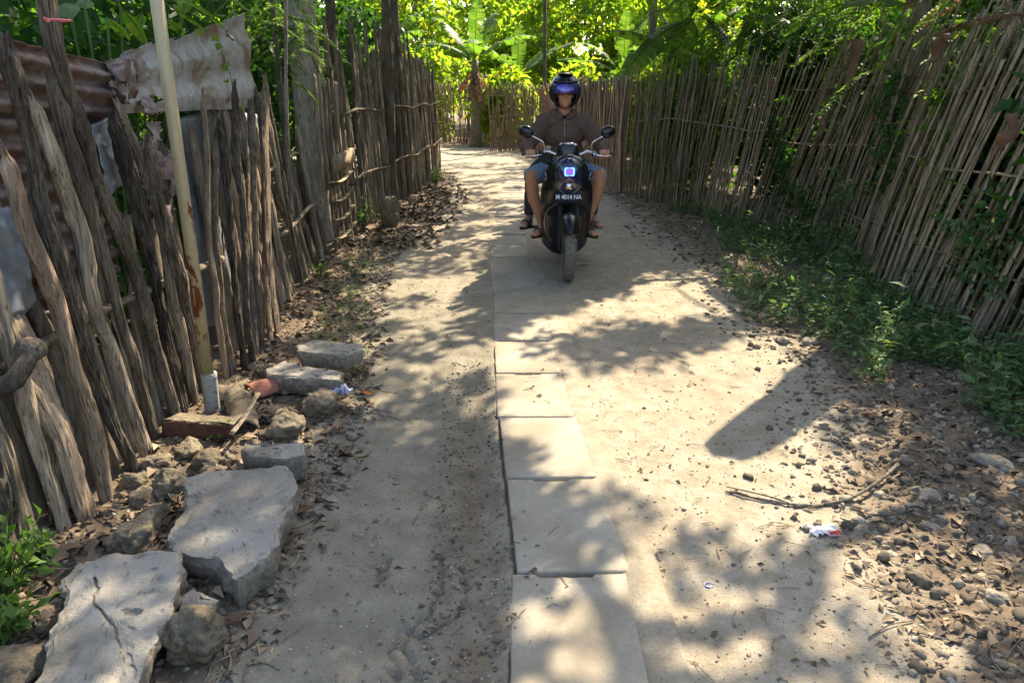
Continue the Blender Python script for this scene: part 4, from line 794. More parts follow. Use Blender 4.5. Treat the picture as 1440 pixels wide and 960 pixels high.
def banana_leaf(mb, p0, p1, width, arch=.35, hang=.35, tatter=.3, seed=0, n=34, pc=None, ribr=.012, roll=0, blunt=.55):
    rs = np.random.RandomState(seed); p0, p1 = np.asarray(p0, float), np.asarray(p1, float); L = np.linalg.norm(p1-p0)
    c = (p0+p1)/2+np.array((0, 0, arch*L)) if pc is None else np.asarray(pc, float); t = np.linspace(0, 1, n+1)[:, None]
    P = (1-t)**2*p0+2*t*(1-t)*c+t*t*p1; T = np.gradient(P, axis=0); T /= np.linalg.norm(T, axis=1)[:, None]
    S = np.cross(T, (0, 0, 1.)); S /= np.linalg.norm(S, axis=1)[:, None]+1e-6; U = np.cross(S, T)
    if roll: S, U = S*math.cos(roll)+U*math.sin(roll), U*math.cos(roll)-S*math.sin(roll)
    tt = t[:, 0]; w = width*.5*np.clip(np.sin(np.clip((tt-.10)/.90, 0, 1)**.75*math.pi), 0, 1)**blunt
    tube(mb, P, np.linspace(ribr, ribr*.3, n+1), 6)
    for sd in (-1, 1):
        ang = hang+0*tt; a = hang; shift = 0
        V = []; F = []; 
        for i in range(n):
            if w[i] < .01 and w[i+1] < .01: continue
            if rs.rand() < tatter: a = hang+rs.randn()*.32; shift = rs.randn()*.02; gap = .012*rs.rand()
            else: gap = 0
            b = len(V)
            for s_ in (0, .35, .7, 1.0):
                for q, i_ in ((0, i), (1, i+1)):
                    ww = w[i_]*s_*(1-.15*rs.rand()*(s_ == 1)*(tatter > .2)); g = (gap*(1-2*q)*s_)*3
                    V.append(P[i_]+T[i_]*(g+shift*s_+ww*.25)+sd*S[i_]*ww*math.cos(a*s_)-U[i_]*ww*math.sin(a*s_)*.9+U[i_]*ww*.12*(s_ < .6))
            for k in range(3): F.append((b+2*k, b+2*k+1, b+2*k+3, b+2*k+2))
        if V: mb.add(V, np.array(F))
def banana_plant(label, base, h, leafs, seed, r=.10, dead=()):
    root = thing('banana_plant', label, 'banana plant', base, 'banana plants beyond the fences'); b = np.asarray(base, float); rs = np.random.RandomState(seed)
    mb = MB(); P = curve([b-np.array((0, 0, .1)), b+np.array((.03, 0, h*.5)), b+np.array((0, 0, h))], 14); tube(mb, P, np.linspace(r*1.25, r*.7, 14), 14, .08, 8); build(mb, 'stalk', M['dead_stalk'], root)
    top = b+np.array((0, 0, h))
    for k, (az, el, L, wd, ar, hg) in enumerate(leafs):
        d = np.array((math.sin(R(az))*math.cos(R(el)), math.cos(R(az))*math.cos(R(el)), math.sin(R(el)))); mb = MB()
        banana_leaf(mb, top, top+d*L, wd, ar, hg, .35, seed*10+k); build(mb, 'leaf', M['banana'], root, smooth=False)
    for k, (az, L, wd, drop) in enumerate(dead):
        d = np.array((math.sin(R(az))*.35*L, math.cos(R(az))*.35*L, -drop)); mb = MB()
        banana_leaf(mb, top-np.array((0, 0, .15)), top+d, wd, .25, 1.1, .5, seed*20+k); tag(build(mb, 'leaf', M['banana_dead'], root, smooth=False), 'dead brown hanging leaf')
    return root
M['dead_stalk'] = simple('banana stalk', (.16, .13, .07), .7, 0, .2, 0, .45, .4, 12)
# ---------------------------------------------------------------- big canopy over the lane (mostly above the frame), it throws the dappled shade
def inpoly(x, y, P):
    r = False; n = len(P)
    for i in range(n):
        x0, y0 = P[i]; x1, y1 = P[(i+1) % n]
        if (y0 > y) != (y1 > y) and x < (x1-x0)*(y-y0)/(y1-y0)+x0: r = not r
    return r
SHADE = [  # image polygons of the ground and how densely the leaves above cover them; first match wins
 ([(745, 500), (870, 452), (1015, 445), (1010, 480), (900, 510), (800, 520)], .9),
 ([(690, 485), (790, 440), (930, 385), (1020, 410), (1090, 455), (1015, 440), (870, 448), (740, 495), (720, 540), (690, 540)], .0),
 ([(520, 395), (690, 375), (690, 440), (600, 450), (520, 470)], .12),
 ([(520, 470), (600, 450), (690, 440), (690, 560), (560, 600), (500, 560)], .75),
 ([(700, 540), (830, 515), (1000, 485), (1100, 480), (1150, 520), (1140, 600), (1180, 660), (1240, 760), (1290, 900), (1230, 900), (1120, 740), (980, 690), (900, 650), (860, 630), (700, 600)], .0),
 ([(700, 600), (860, 630), (980, 690), (1120, 740), (1150, 960), (700, 960)], .62),
 ([(1120, 740), (1230, 900), (1300, 980), (1150, 980)], .55),
 ([(1180, 560), (1440, 560), (1440, 760), (1240, 760), (1180, 660)], .75),
 ([(1240, 760), (1440, 760), (1440, 1000), (1290, 1000)], .35),
 ([(600, 600), (700, 560), (700, 960), (520, 960)], .98),
 ([(250, 960), (480, 600), (600, 600), (520, 960)], 1.1),
 ([(620, 200), (800, 200), (760, 300), (690, 320), (640, 260)], .42),
 ([(690, 385), (720, 330), (780, 250), (950, 300), (1010, 360), (925, 378), (880, 395), (790, 430), (700, 470)], 1.0),
]
def shade(x, y):
    if y > 1.25:
        px, py = proj(x, y)
        if 0 <= px <= 1440:
            for P, p in SHADE:
                if inpoly(px, py, P): return p
    if x < -2.25 and 1.2 < y < 3.8: return 1.0  # extra unseen clumps overhead, added to shade the pale iron sheet
    if x < -1.35 and 2.5 < y < 4.9: return .12
    if x < -1.2 and y <= 2.4: return .75
    if x > 2.1: return .45
    if y > 14: return .35
    return .75
CH = 1/math.tan(SUN_EL)
rs = np.random.RandomState(77); cl = []; cr = []
for gy_ in np.arange(-.6, 17, .27):
    for gx_ in np.arange(-3.4, 5.6, .27):
        x, y = gx_+rs.rand()*.27, gy_+rs.rand()*.27; p = shade(x, y)
        # keep lit patches clean: look one clump radius around
        if p > .2 and min(shade(x+.13, y), shade(x-.13, y), shade(x, y+.13), shade(x, y-.13)) < .05: p *= .35
        for _ in range(1 if p <= .8 else (2 if p < .97 else 4)):
            if rs.rand() >= p: continue
            h = 3.3+2.9*rs.rand()+max(0, y-8)*.22; cl.append((x+math.sin(SUN_AZ)*CH*h, y+math.cos(SUN_AZ)*CH*h, h)); cr.append((.12+.12*rs.rand())*(1.2 if p > .8 else 1))
cl = np.array(cl); cr = np.array(cr)
TR = [('tall tree behind the right fence whose boughs overhang the near lane', (4.7, 7.4), 2.9, .13), ('second tree farther behind the right fence with boughs over the lane', (4.9, 13.0), 3.2, .15),
      ('thick pale barked tree standing behind the left fence by the lattice', (-2.10, 7.9), 3.3, .165), ('dark straight tree rising out of the far left pole fence', (-1.80, 12.0), 3.4, .13), ('far tree right of the lane bend with spreading boughs', (3.2, 18.5), 3.6, .12)]
tops = np.array([(p[0], p[1], h) for _, p, h, _ in TR]); own = np.argmin(np.linalg.norm(cl[:, None]-tops[None], axis=2)+np.array((0, 0, .8, .8, 0)), axis=1)
for k, (lab, p, h, r) in enumerate(TR):
    root = thing('shade_tree', lab, 'tree', (p[0], p[1], 0), 'trees whose crowns overhang the lane'); b = np.array((p[0], p[1], 0.)); t = tops[k]
    mb = MB(); trunk(mb, [b-np.array((0, 0, .2)), b+np.array((.05, .03, h*.45)), t], r*1.05, r*.75, 22, .16, 7); sel = own == k
    limbs(mb, cl[sel], [t], k, .004, .0038); build(mb, 'trunk', M['bark_pale'] if k == 2 else M['bark'], root)
    mb = MB(); clumps(mb, cl[sel], cr[sel], 46, .115, .07, .3, 900+k); build(mb, 'crown', M['leaf_shade'], root, smooth=False)
# broad leaves of a banana plant leaning over the right fence; the nearest one shades the sunny ground
bp = thing('banana_plant', 'banana plant behind the near right fence with torn dead leaves hanging over it', 'banana plant', (3.75, 7.3, 0), 'banana plants beyond the fences')
mb = MB(); tube(mb, curve([(3.75, 7.3, -.1), (3.72, 7.25, 1.2), (3.6, 7.2, 2.3)], 14), np.linspace(.13, .09, 14), 14, .08, 8); build(mb, 'stalk', M['dead_stalk'], bp)
lf_ = [((3.6, 7.2, 2.3), (2.03, 5.38, 2.50), .34, .16, .12, .05), ((3.6, 7.2, 2.3), (4.6, 5.6, 3.1), .5, .3, .3, .3), ((3.6, 7.2, 2.3), (4.8, 8.2, 3.0), .5, .3, .3, .3), ((3.6, 7.2, 2.3), (3.0, 8.9, 3.2), .5, .3, .3, .3), ((3.6, 7.2, 2.2), (2.55, 7.7, 2.0), .28, .3, .3, .4)]
for k, (a, b, wd, ar, hg, tt) in enumerate(lf_):
    mb = MB(); banana_leaf(mb, a, b, wd, ar, hg, tt, 500+k, blunt=.22 if k == 0 else .55); build(mb, 'leaf', M['banana'], bp, smooth=False)
for k, (a, b, wd) in enumerate([(PX(1410, -50, 3.45), PX(1285, 46, 3.3), .24), (PX(1300, -60, 3.45), PX(1258, 56, 3.3), .20), (PX(1395, -40, 3.4), PX(1432, 70, 3.3), .18)]):
    mb = MB(); tube(mb, curve([(3.6, 7.2, 2.3), (np.array((3.6, 7.2, 2.3))+a)/2+np.array((0, 0, .15)), a], 8), .012, 6); banana_leaf(mb, a, b, wd, .12, .7, .4, 560+k); tag(build(mb, 'leaf', M['banana_dead'], bp, smooth=False), 'dead brown drooping leaf')
# dead strips hanging on the fence
def hang(label, px, x, L, wd, seed, sl=.2, m='banana_dead'):
    p = PX(px[0], px[1], x); mb = MB(); rs = np.random.RandomState(seed); n = 14; t = np.linspace(0, 1, n); s = np.linspace(-1, 1, 6)
    T, S = np.meshgrid(t, s, indexing='ij'); w_ = wd*.5*np.sin(np.clip(T*.85+.12, 0, 1)*math.pi)**.6; fold = .5+.4*np.sin(T*4+seed)
    V = np.stack([p[0]-.06+.05*np.abs(S)*fold+.04*fbm(np.stack([T*3, S, T*0+seed], -1)), p[1]+S*w_+sl*L*T+.03*np.sin(T*5+seed), p[2]-T*L], -1); i = np.arange(n-1)[:, None]*6; j = np.arange(5)[None, :]
    mb.add(V, np.stack([i+j, i+j+1, i+7+j, i+6+j], -1).reshape(-1, 4)); return tag(solid(build(mb, 'hanging_dead_leaf', M[m]), .003), label, 'dead leaf', 'dead banana leaves hanging on the right fence')
hang('long brown dead banana leaf strip hanging from the top of the near right fence', (1212, 55), 2.98, .52, .16, 1, .22)
hang('short pale dead leaf scrap caught halfway up the near right fence', (1163, 165), 2.85, .28, .10, 2, .05)
hang('orange brown dead leaf at the right edge of the photo', (1438, 160), 2.75, .20, .10, 3, .15)
hang('curled dark dead leaf draped on the fence top near the upper right corner', (1335, 48), 2.95, .18, .22, 4, .1)
mb = MB(); banana_leaf(mb, PX(1440, 20, 3.0), PX(1308, 52, 3.1), .10, .06, 1.2, .5, 44); tag(build(mb, 'drooping_dead_frond', M['banana_dead'], smooth=False), 'dry curved banana frond lying along the fence top at the upper right', 'dead leaf', 'dead banana leaves hanging on the right fence')
# ---------------------------------------------------------------- hedge and plants behind the right fence
g = 'dense shrubs behind the right fence'
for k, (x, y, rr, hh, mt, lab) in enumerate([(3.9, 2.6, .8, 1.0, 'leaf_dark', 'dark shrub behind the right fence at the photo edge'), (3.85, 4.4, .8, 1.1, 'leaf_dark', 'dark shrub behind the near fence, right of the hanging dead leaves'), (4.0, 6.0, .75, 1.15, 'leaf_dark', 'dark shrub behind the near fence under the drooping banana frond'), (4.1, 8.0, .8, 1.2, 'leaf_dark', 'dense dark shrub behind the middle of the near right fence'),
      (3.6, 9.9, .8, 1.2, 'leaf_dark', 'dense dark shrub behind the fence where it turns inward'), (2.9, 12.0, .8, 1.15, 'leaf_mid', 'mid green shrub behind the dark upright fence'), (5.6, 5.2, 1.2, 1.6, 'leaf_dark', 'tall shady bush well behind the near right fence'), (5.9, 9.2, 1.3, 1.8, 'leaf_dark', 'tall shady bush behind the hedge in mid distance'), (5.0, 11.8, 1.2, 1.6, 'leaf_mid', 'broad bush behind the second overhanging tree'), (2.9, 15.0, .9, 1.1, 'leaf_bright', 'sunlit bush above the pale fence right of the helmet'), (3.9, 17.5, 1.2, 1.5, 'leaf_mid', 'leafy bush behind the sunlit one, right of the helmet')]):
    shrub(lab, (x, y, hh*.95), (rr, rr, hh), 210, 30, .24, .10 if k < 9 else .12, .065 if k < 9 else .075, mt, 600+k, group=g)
# ferny sprays above the near right fence
def ferny(label, c, n, spread, seed, mt='leaf_mid', L=.55, cat='foliage spray', name='hanging_spray', group=None, stem0=None):
    rs = np.random.RandomState(seed); root = thing(name, label, cat, c, group); st = MB(); lf = MB(); c = np.asarray(c, float)
    for k in range(n):
        a = c+rs.randn(3)*spread; d = rs.randn(3); d[2] = -.2-.5*rs.rand(); d /= np.linalg.norm(d); l = L*(.6+.7*rs.rand()); P = curve([a, a+d*l*.5+np.array((0, 0, .05*l)), a+d*l+np.array((0, 0, -.15*l))], 14)
        tube(st, P, .0022, 4); T = np.gradient(P, axis=0); T /= np.linalg.norm(T, axis=1)[:, None]; S = np.cross(T, (0, 0, 1.)); S /= np.linalg.norm(S, axis=1)[:, None]+1e-6
        for sd in (-1, 1):
            for u in (0, .5):
                B = P[1:]*(1-u)+P[:-1]*u; leaves(lf, B, sd*S[1:]+T[1:]*.5+rs.randn(len(B), 3)*.12, .055*L/.55, .02*L/.55, np.tile((0, 0, 1.), (len(B), 1))+rs.randn(len(B), 3)*.3, rs=rs)
    build(st, 'stem', M['bark'], root); build(lf, 'leaflets', M[mt], root, smooth=False); return root
g2 = 'fine leaved sprays hanging over the fences'
ferny('feathery green spray over the middle of the right fence top', PX(1100, 30, 3.3), 70, .30, 1, 'leaf_dark', group=g2)
ferny('feathery yellow green spray left of the dead fronds at the top right', PX(1200, 18, 3.3), 50, .24, 2, 'leaf_mid', group=g2)
ferny('feathery spray at the dark fence top right of the rider', PX(1000, 50, 3.2), 60, .34, 3, 'leaf_dark', group=g2)
ferny('fine green spray hanging over the top left fence beside the thick trunk', PX(392, 40, -2.0), 30, .16, 4, 'leaf_mid', L=.4, group=g2)
ferny('fine green spray high behind the pale iron sheet', PX(372, 10, -2.1), 45, .22, 5, 'leaf_dark', L=.4, group=g2)
ferny('light green spray in the upper right corner', PX(1400, 20, 3.5), 50, .25, 6, 'leaf_mid', group=g2)
mb = MB(); banana_leaf(mb, PX(1120, 48, 2.98), PX(1025, 78, 2.9), .20, .28, .5, .5, 71); tag(build(mb, 'palm_frond', M['banana'], smooth=False), 'pale shining frond arching over the right fence', 'frond')
# climbing vines on the near right fence
def vine(label, px0, px1, n, seed, xo=-.03, mt='leaf_dark', spread=.16, ls=.05, fx=None):
    rs = np.random.RandomState(seed); root = None; x0 = fx or 2.9
    def onf(px, py):
        p = PX(px, py, x0)
        for _ in range(4):
            xx = float(np.interp(p[1], RFy, RFx))+.15*p[2]; p = PX(px, py, xx+xo)
        return p
    a, b = onf(*px0), onf(*px1); root = thing('climbing_vine', label, 'vine', (a[0], a[1], 0), 'vines climbing the right fence'); mb = MB(); t = np.linspace(0, 1, 18)[:, None]; P = a+(b-a)*t; P[:, 1] += .10*np.sin(t[:, 0]*6+seed); P[:, 2] += .03*np.sin(t[:, 0]*11)
    tube(mb, P, .004, 5); build(mb, 'stem', M['bark'], root); i = rs.randint(0, 18, n); C = P[i]+rs.randn(n, 3)*np.array((.02, spread, spread*.8)); C[:, 0] -= .02; mb = MB(); clumps(mb, C, .06, 7, ls, ls*.65, .4, seed); build(mb, 'leaves', M[mt], root, smooth=False)
vine('dark vine climbing the near right fence below the feathery spray', (1140, 330), (1060, 110), 170, 1, spread=.2)
vine('leafy vine on the near right fence under the short dead scrap', (1120, 300), (1050, 150), 110, 2, spread=.18)
vine('vine with small bluish leaves halfway up the near right fence', (1235, 260), (1270, 110), 70, 3, spread=.13)
vine('low leafy vine at the foot of the near right fence by the weeds', (1200, 400), (1180, 260), 90, 4, spread=.16, mt='weed')
vine('vine hanging in the right part of the near fence', (1350, 330), (1310, 120), 45, 5, spread=.13, mt='leaf_mid')
vine('vine on the dark fence behind the rider mirror side', (960, 250), (985, 130), 110, 6, spread=.22, mt='leaf_dark')
vine('thin vine low at the right photo edge', (1420, 420), (1340, 300), 35, 7, spread=.12, mt='weed')
# ---------------------------------------------------------------- weeds on the verges
def weeds(name, n, xf, hgt, seed, L=.045, m='weed'):
    rs = np.random.RandomState(seed); P = xf(rs, n); mb = MB(); z = gz(P[:, 0], P[:, 1]); n = len(P); per = 9
    h = hgt*(.4+rs.rand(n)); dr = rs.randn(n, 2)*.35
    B = np.repeat(np.c_[P, z], per, 0); u = rs.rand(n*per)[:, None]; H = np.repeat(h, per)[:, None]; DR = np.repeat(dr, per, 0)
    pos = B+np.c_[DR*H*u, H*u]+rs.randn(n*per, 3)*.006; D = rs.randn(n*per, 3); D[:, 2] = .3*rs.randn(n*per)+.25; Nn = rs.randn(n*per, 3)*.4; Nn[:, 2] += 1
    l = L*(.5+rs.rand(n*per)); leaves(mb, pos, D, l, l*.36, Nn, rs=rs)
    a = np.c_[P, z]; leaves(mb, a, np.c_[dr, np.ones(n)], h, .004, rs.randn(n, 3), rs=rs); return tag(build(mb, name, M[m], smooth=False), kind='stuff')
def wband(rs, n):
    y = 2.6*(10/2.6)**rs.rand(n); lo = np.interp(y, [2.6, 3.2, 4.2, 5.5, 6.8, 8.5, 10], [2.35, 2.15, 1.72, 1.62, 1.95, 2.15, 2.0]); hi = rff(y)+.25; x = lo+(hi-lo)*rs.rand(n)**.75
    keep = fbm(np.c_[x*2.3, y*1.6, x*0], 3) > -.28+.35*sst(.3, .0, x-lo); return np.c_[x, y][keep]
tag(weeds('weeds', 3000, wband, .13, 1), 'low green weeds along the foot of the right fence', 'weeds')
tag(weeds('weeds', 500, lambda rs, n: (lambda c: c[(c[:, 1] < 8)])(wband(rs, n)), .30, 2, .06), 'taller weed stalks against the right fence', 'weeds')
tag(weeds('weeds', 260, lambda rs, n: np.c_[vlf(y := 3.2*(9/3.2)**rs.rand(n))-.35*rs.rand(n), y][fbm(np.c_[y*2, y*0, y*0], 2) > .1], .05, 3, .025), 'tiny weeds in the left verge litter', 'weeds')
def plant(label, px, py, n, h, L, seed, mt='weed_lit', W=.5, group='young plants by the left fence'):
    b = G(px, py, .01); root = thing('young_plant', label, 'plant', b, group); rs = np.random.RandomState(seed); st = MB(); lf = MB()
    for k in range(n):
        d = np.r_[rs.randn(2)*.45, 1.]; d /= np.linalg.norm(d); l = h*(.5+.6*rs.rand()); P = curve([b, b+d*l*.5+np.array((0, 0, .02)), b+d*l], 7); tube(st, P, .0018, 4)
        m_ = 5; Q = P[-m_:]; D = rs.randn(m_, 3)*.8+d*.5; D[:, 2] += .1; leaves(lf, Q, D, L*(.6+.7*rs.rand(m_)), L*W*(.7+.5*rs.rand(m_)), np.tile((0, 0, 1.), (m_, 1))+rs.randn(m_, 3)*.4, rs=rs)
    build(st, 'stem', M['weed'], root); build(lf, 'leaves', M[mt], root, smooth=False)
plant('leafy bright green plant at the left photo edge beside the cracked slab', 8, 850, 34, .26, .055, 1)
plant('small green fern like plant at the foot of the nearest posts', 62, 800, 26, .12, .04, 2, 'weed', .35)
plant('low green plant at the lower left corner by the brown stone', 12, 905, 20, .16, .05, 3)
plant('tiny seedling with two bright leaves in front of the rusty trough', 318, 622, 3, .07, .05, 4)
plant('small red and yellow tipped plant at the foot of the sunlit split posts', 452, 392, 12, .13, .045, 5)
plant('feathery green tuft at the foot of the bamboo lattice', 510, 325, 40, .38, .06, 6, 'weed', .3)
plant('green tuft at the base of the far left pole fence', 612, 262, 30, .30, .07, 7, 'weed', .4)
# small climbing shoot on the pale sheet
root = thing('creeper', 'thin creeper with round bright leaves on the pale iron sheet', 'vine', PX(325, 150, -1.62)); P = curve([PX(330, 145, -1.60), PX(322, 100, -1.62), PX(303, 55, -1.62), PX(285, 30, -1.62), PX(262, 12, -1.60)], 24); mb = MB(); tube(mb, P, .002, 4); build(mb, 'stem', M['weed'], root)
rs = np.random.RandomState(4); mb = MB(); leaves(mb, P[::2]+rs.randn(12, 3)*.03, rs.randn(12, 3)+np.array((0, 0, -.5)), .045, .045, rs.randn(12, 3), rs=rs); build(mb, 'leaves', M['weed_lit'], root, smooth=False)
# ---------------------------------------------------------------- behind the left fence
for k, (lab, b, t, r) in enumerate([('thin dark tree trunk close right of the thick pale one', (-1.95, 8.9, 0), (-2.0, 9.0, 3.4), .085), ('slim pale tree trunk above the corrugated sheets', (-2.35, 5.3, 0), (-2.30, 5.4, 3.2), .05), ('slender leaning sapling in front of the thick pale tree', (-1.80, 6.1, 0), (-1.72, 6.4, 2.8), .022), ('blue grey thin stem left of the thick pale tree', (-2.3, 8.0, 0), (-2.35, 8.0, 3.), .04), ('dark stem between the far poles on the left', (-1.62, 10.2, 0), (-1.6, 10.3, 3.6), .07)]):
    tree(lab, b, t, r, (t[0]-.3, t[1]+.5, t[2]+.6), (.8, .8, .5), 30, 22, .22, .10, .06, 'leaf_dark', 700+k, name='slim_tree', group='slim trees behind the left fence')
g = 'dense shrubs behind the left fence'
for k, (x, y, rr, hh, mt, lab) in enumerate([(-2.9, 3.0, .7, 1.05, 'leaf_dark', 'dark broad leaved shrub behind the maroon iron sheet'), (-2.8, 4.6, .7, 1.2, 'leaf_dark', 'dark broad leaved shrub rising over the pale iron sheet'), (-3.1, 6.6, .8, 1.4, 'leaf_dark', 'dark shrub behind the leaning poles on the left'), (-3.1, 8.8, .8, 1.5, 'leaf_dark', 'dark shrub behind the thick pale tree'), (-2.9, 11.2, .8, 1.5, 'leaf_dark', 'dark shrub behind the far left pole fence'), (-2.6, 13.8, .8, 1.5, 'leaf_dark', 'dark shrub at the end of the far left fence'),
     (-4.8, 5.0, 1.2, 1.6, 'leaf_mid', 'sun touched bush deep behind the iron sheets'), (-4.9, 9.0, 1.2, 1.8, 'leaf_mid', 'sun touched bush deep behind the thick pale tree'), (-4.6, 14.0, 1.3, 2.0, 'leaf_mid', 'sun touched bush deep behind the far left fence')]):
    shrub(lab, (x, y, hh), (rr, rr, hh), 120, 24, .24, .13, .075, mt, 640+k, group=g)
def big_leaves(label, spots, mt, seed, x):
    rs = np.random.RandomState(seed); root = thing('broad_leaved_plant', label, 'plant', tuple(PX(spots[0][0], spots[0][1], x)[:2])+(0,)); c0 = np.array(root.location)
    for k, (px, py, L, ang) in enumerate(spots):
        p = PX(px, py, x-.15*rs.rand()); d = np.array((.3*rs.randn(), math.cos(R(ang)), math.sin(R(ang)))); mb = MB(); banana_leaf(mb, p, p+d*L, L*.42, .12, .3, .03, seed*50+k, 16, ribr=.004); tube(mb, curve([c0, (c0+p)/2+np.array((0, 0, .2)), p], 8), .008, 5); build(mb, 'leaf', M[mt], root, smooth=False)
big_leaves('large glossy leaved plant over the gap between the iron sheets', [(120, 15, .22, 20), (150, 25, .20, -30), (170, 10, .24, -50), (200, 20, .22, -20), (95, 5, .25, 200), (225, 25, .25, -15), (260, 5, .24, -10), (60, 5, .22, 160)], 'banana', 8, -2.05)
mb = MB(); banana_leaf(mb, PX(232, 2, -1.70), PX(316, 44, -1.66), .045, .18, .3, .1, 91, 20, ribr=.003); tag(build(mb, 'long_leaf', M['banana'], smooth=False), 'long narrow bright leaf arching right of the cream pole top', 'leaf', 'long narrow leaves by the cream pole')
mb = MB(); banana_leaf(mb, PX(236, 8, -1.72), PX(300, 52, -1.66), .035, .05, .3, .1, 92, 20, ribr=.003); tag(build(mb, 'long_leaf', M['banana'], smooth=False), 'second long narrow leaf drooping just below the bright one', 'leaf', 'long narrow leaves by the cream pole')
# ---------------------------------------------------------------- banana plants and trees beyond the lane end
banana_plant('banana plant with orange dying leaves above the lane bend on the left', (-1.05, 22.4, 0), 2.3, [(-60, 40, 1.9, .6, .25, .4), (30, 50, 1.8, .6, .25, .4), (90, 20, 1.9, .55, .3, .4), (-100, 10, 1.8, .6, .35, .5), (180, 15, 1.6, .6, .35, .4), (10, 75, 1.8, .5, .1, .2)], 31, .14, [(60, 1.6, .4, 1.0), (150, 1.6, .5, 1.3), (200, 1.4, .4, 1.1), (260, 1.5, .4, .9)])
banana_plant('young banana plant with one long sunlit leaf left of the rider', (.15, 24.5, 0), 1.9, [(70, 30, 2.2, .6, .15, .3), (-70, 35, 1.9, .6, .3, .4), (10, 70, 1.7, .5, .1, .2), (-20, 20, 1.6, .5, .3, .4), (200, 25, 1.5, .5, .3, .4)], 32, .12, [(120, 1.3, .4, .8)])
banana_plant('banana plant with upright glowing leaves right above the helmet', (3.35, 24.0, 0), 2.0, [(15, 80, 1.9, .65, .05, .3), (60, 65, 1.9, .6, .1, .3), (-80, 12, 2.1, .55, .2, .4), (-95, -2, 2.0, .5, .12, .4), (-60, 30, 1.9, .5, .3, .4), (120, 40, 1.7, .5, .3, .4)], 33, .12)
banana_plant('dark leaved banana plant behind the upright fence right of the rider', (3.0, 13.6, 0), 1.9, [(-110, 18, 1.7, .42, .25, .5), (-20, 70, 1.6, .4, .1, .3), (60, 40, 1.6, .4, .3, .4), (150, 45, 1.4, .4, .3, .4), (-60, 55, 1.5, .4, .15, .3)], 34, .10, [(200, 1.0, .3, .7)])
banana_plant('shaded banana plant left of the lane bend behind the dark tree', (-3.4, 19.5, 0), 2.2, [(60, 40, 1.9, .55, .25, .4), (120, 20, 1.8, .55, .3, .4), (-40, 50, 1.7, .5, .3, .4), (180, 25, 1.7, .5, .3, .4), (90, 60, 1.5, .5, .1, .3)], 35, .12, [(100, 1.4, .4, 1.0)])
dk = [o for o in SC.objects if o.get('label', '').startswith('dark leaved banana plant')][0]
for k, (a, b, wd) in enumerate([(PY(968, 30, 13.4), PY(872, 112, 12.9), .55), (PY(975, 20, 13.4), PY(940, 118, 13.0), .5), (PY(990, 20, 13.4), PY(1040, 100, 12.6), .45)]):
    mb = MB(); banana_leaf(mb, a, b, wd, .22, .35, .12, 950+k, roll=.5); build(mb, 'leaf', M['banana'], dk, smooth=False)
g = 'sunlit bushes beyond the far fence'
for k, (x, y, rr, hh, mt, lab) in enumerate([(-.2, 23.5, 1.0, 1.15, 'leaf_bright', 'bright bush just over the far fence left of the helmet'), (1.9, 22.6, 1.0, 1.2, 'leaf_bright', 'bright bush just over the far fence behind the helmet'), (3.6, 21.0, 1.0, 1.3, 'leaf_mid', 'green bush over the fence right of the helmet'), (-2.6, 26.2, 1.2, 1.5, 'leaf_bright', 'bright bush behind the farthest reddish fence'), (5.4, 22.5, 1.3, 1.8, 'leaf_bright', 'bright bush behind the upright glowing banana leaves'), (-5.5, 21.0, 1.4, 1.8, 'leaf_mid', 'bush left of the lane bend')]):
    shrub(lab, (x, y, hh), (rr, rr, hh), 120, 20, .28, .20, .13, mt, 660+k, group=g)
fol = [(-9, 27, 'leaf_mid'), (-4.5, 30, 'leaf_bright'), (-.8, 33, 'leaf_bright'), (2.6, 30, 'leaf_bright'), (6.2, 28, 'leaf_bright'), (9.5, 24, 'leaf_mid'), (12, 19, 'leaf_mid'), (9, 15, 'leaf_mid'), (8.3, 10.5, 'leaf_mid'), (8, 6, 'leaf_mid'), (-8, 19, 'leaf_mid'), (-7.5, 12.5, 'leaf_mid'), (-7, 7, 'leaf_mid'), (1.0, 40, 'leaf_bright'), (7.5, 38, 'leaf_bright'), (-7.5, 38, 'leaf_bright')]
wh = ['far left beyond the bend', 'behind the farthest reddish fence', 'in the gap left of the thin mast', 'straight behind the rider, pale and feathery', 'right of the glowing banana leaves', 'behind the fence corner on the right', 'deep right beyond the dark banana plant', 'behind the second overhanging tree', 'behind the tall shady bushes', 'at the right edge behind the near fence', 'left behind the shaded banana plant', 'deep left behind the far pole fence', 'deep left behind the iron sheets', 'farthest back in the middle', 'farthest back on the right', 'farthest back on the left']
protos = {}
for k, (x, y, mt) in enumerate(fol):
    key = (mt, k % 2)
    if key not in protos:
        t = tree('tree '+wh[k], (x, y, 0), (x+.2, y, 2.6), .14, (x, y, 3.3), (2.5, 2.5, 2.7), 330, 17, .40, .30, .17, mt, 800+k, group='trees beyond the fences'); protos[key] = t
        t['label'] = 'leafy tree standing '+wh[k]
    else:
        s = protos[key]; t = s.copy(); COL.objects.link(t); t.location = (x, y, 0); t.rotation_euler = (0, 0, k*1.3); t.scale = (1, 1, .9+.04*(k % 5))
        for ch in list(s.children):
            c = ch.copy(); COL.objects.link(c); c.parent = t
        t['label'] = 'leafy tree standing '+wh[k]
pb_ = G(763, 200); mast = MB(); tube(mast, curve([(.95, 22.8, -.1), (.93, 22.8, 2.5), (.90, 22.8, 5.6)], 10), np.linspace(.055, .045, 10), 8, .1, 6); tag(build(mast, 'wooden_mast', M['bark']), 'thin straight dark mast rising behind the far fence above the helmet', 'pole')
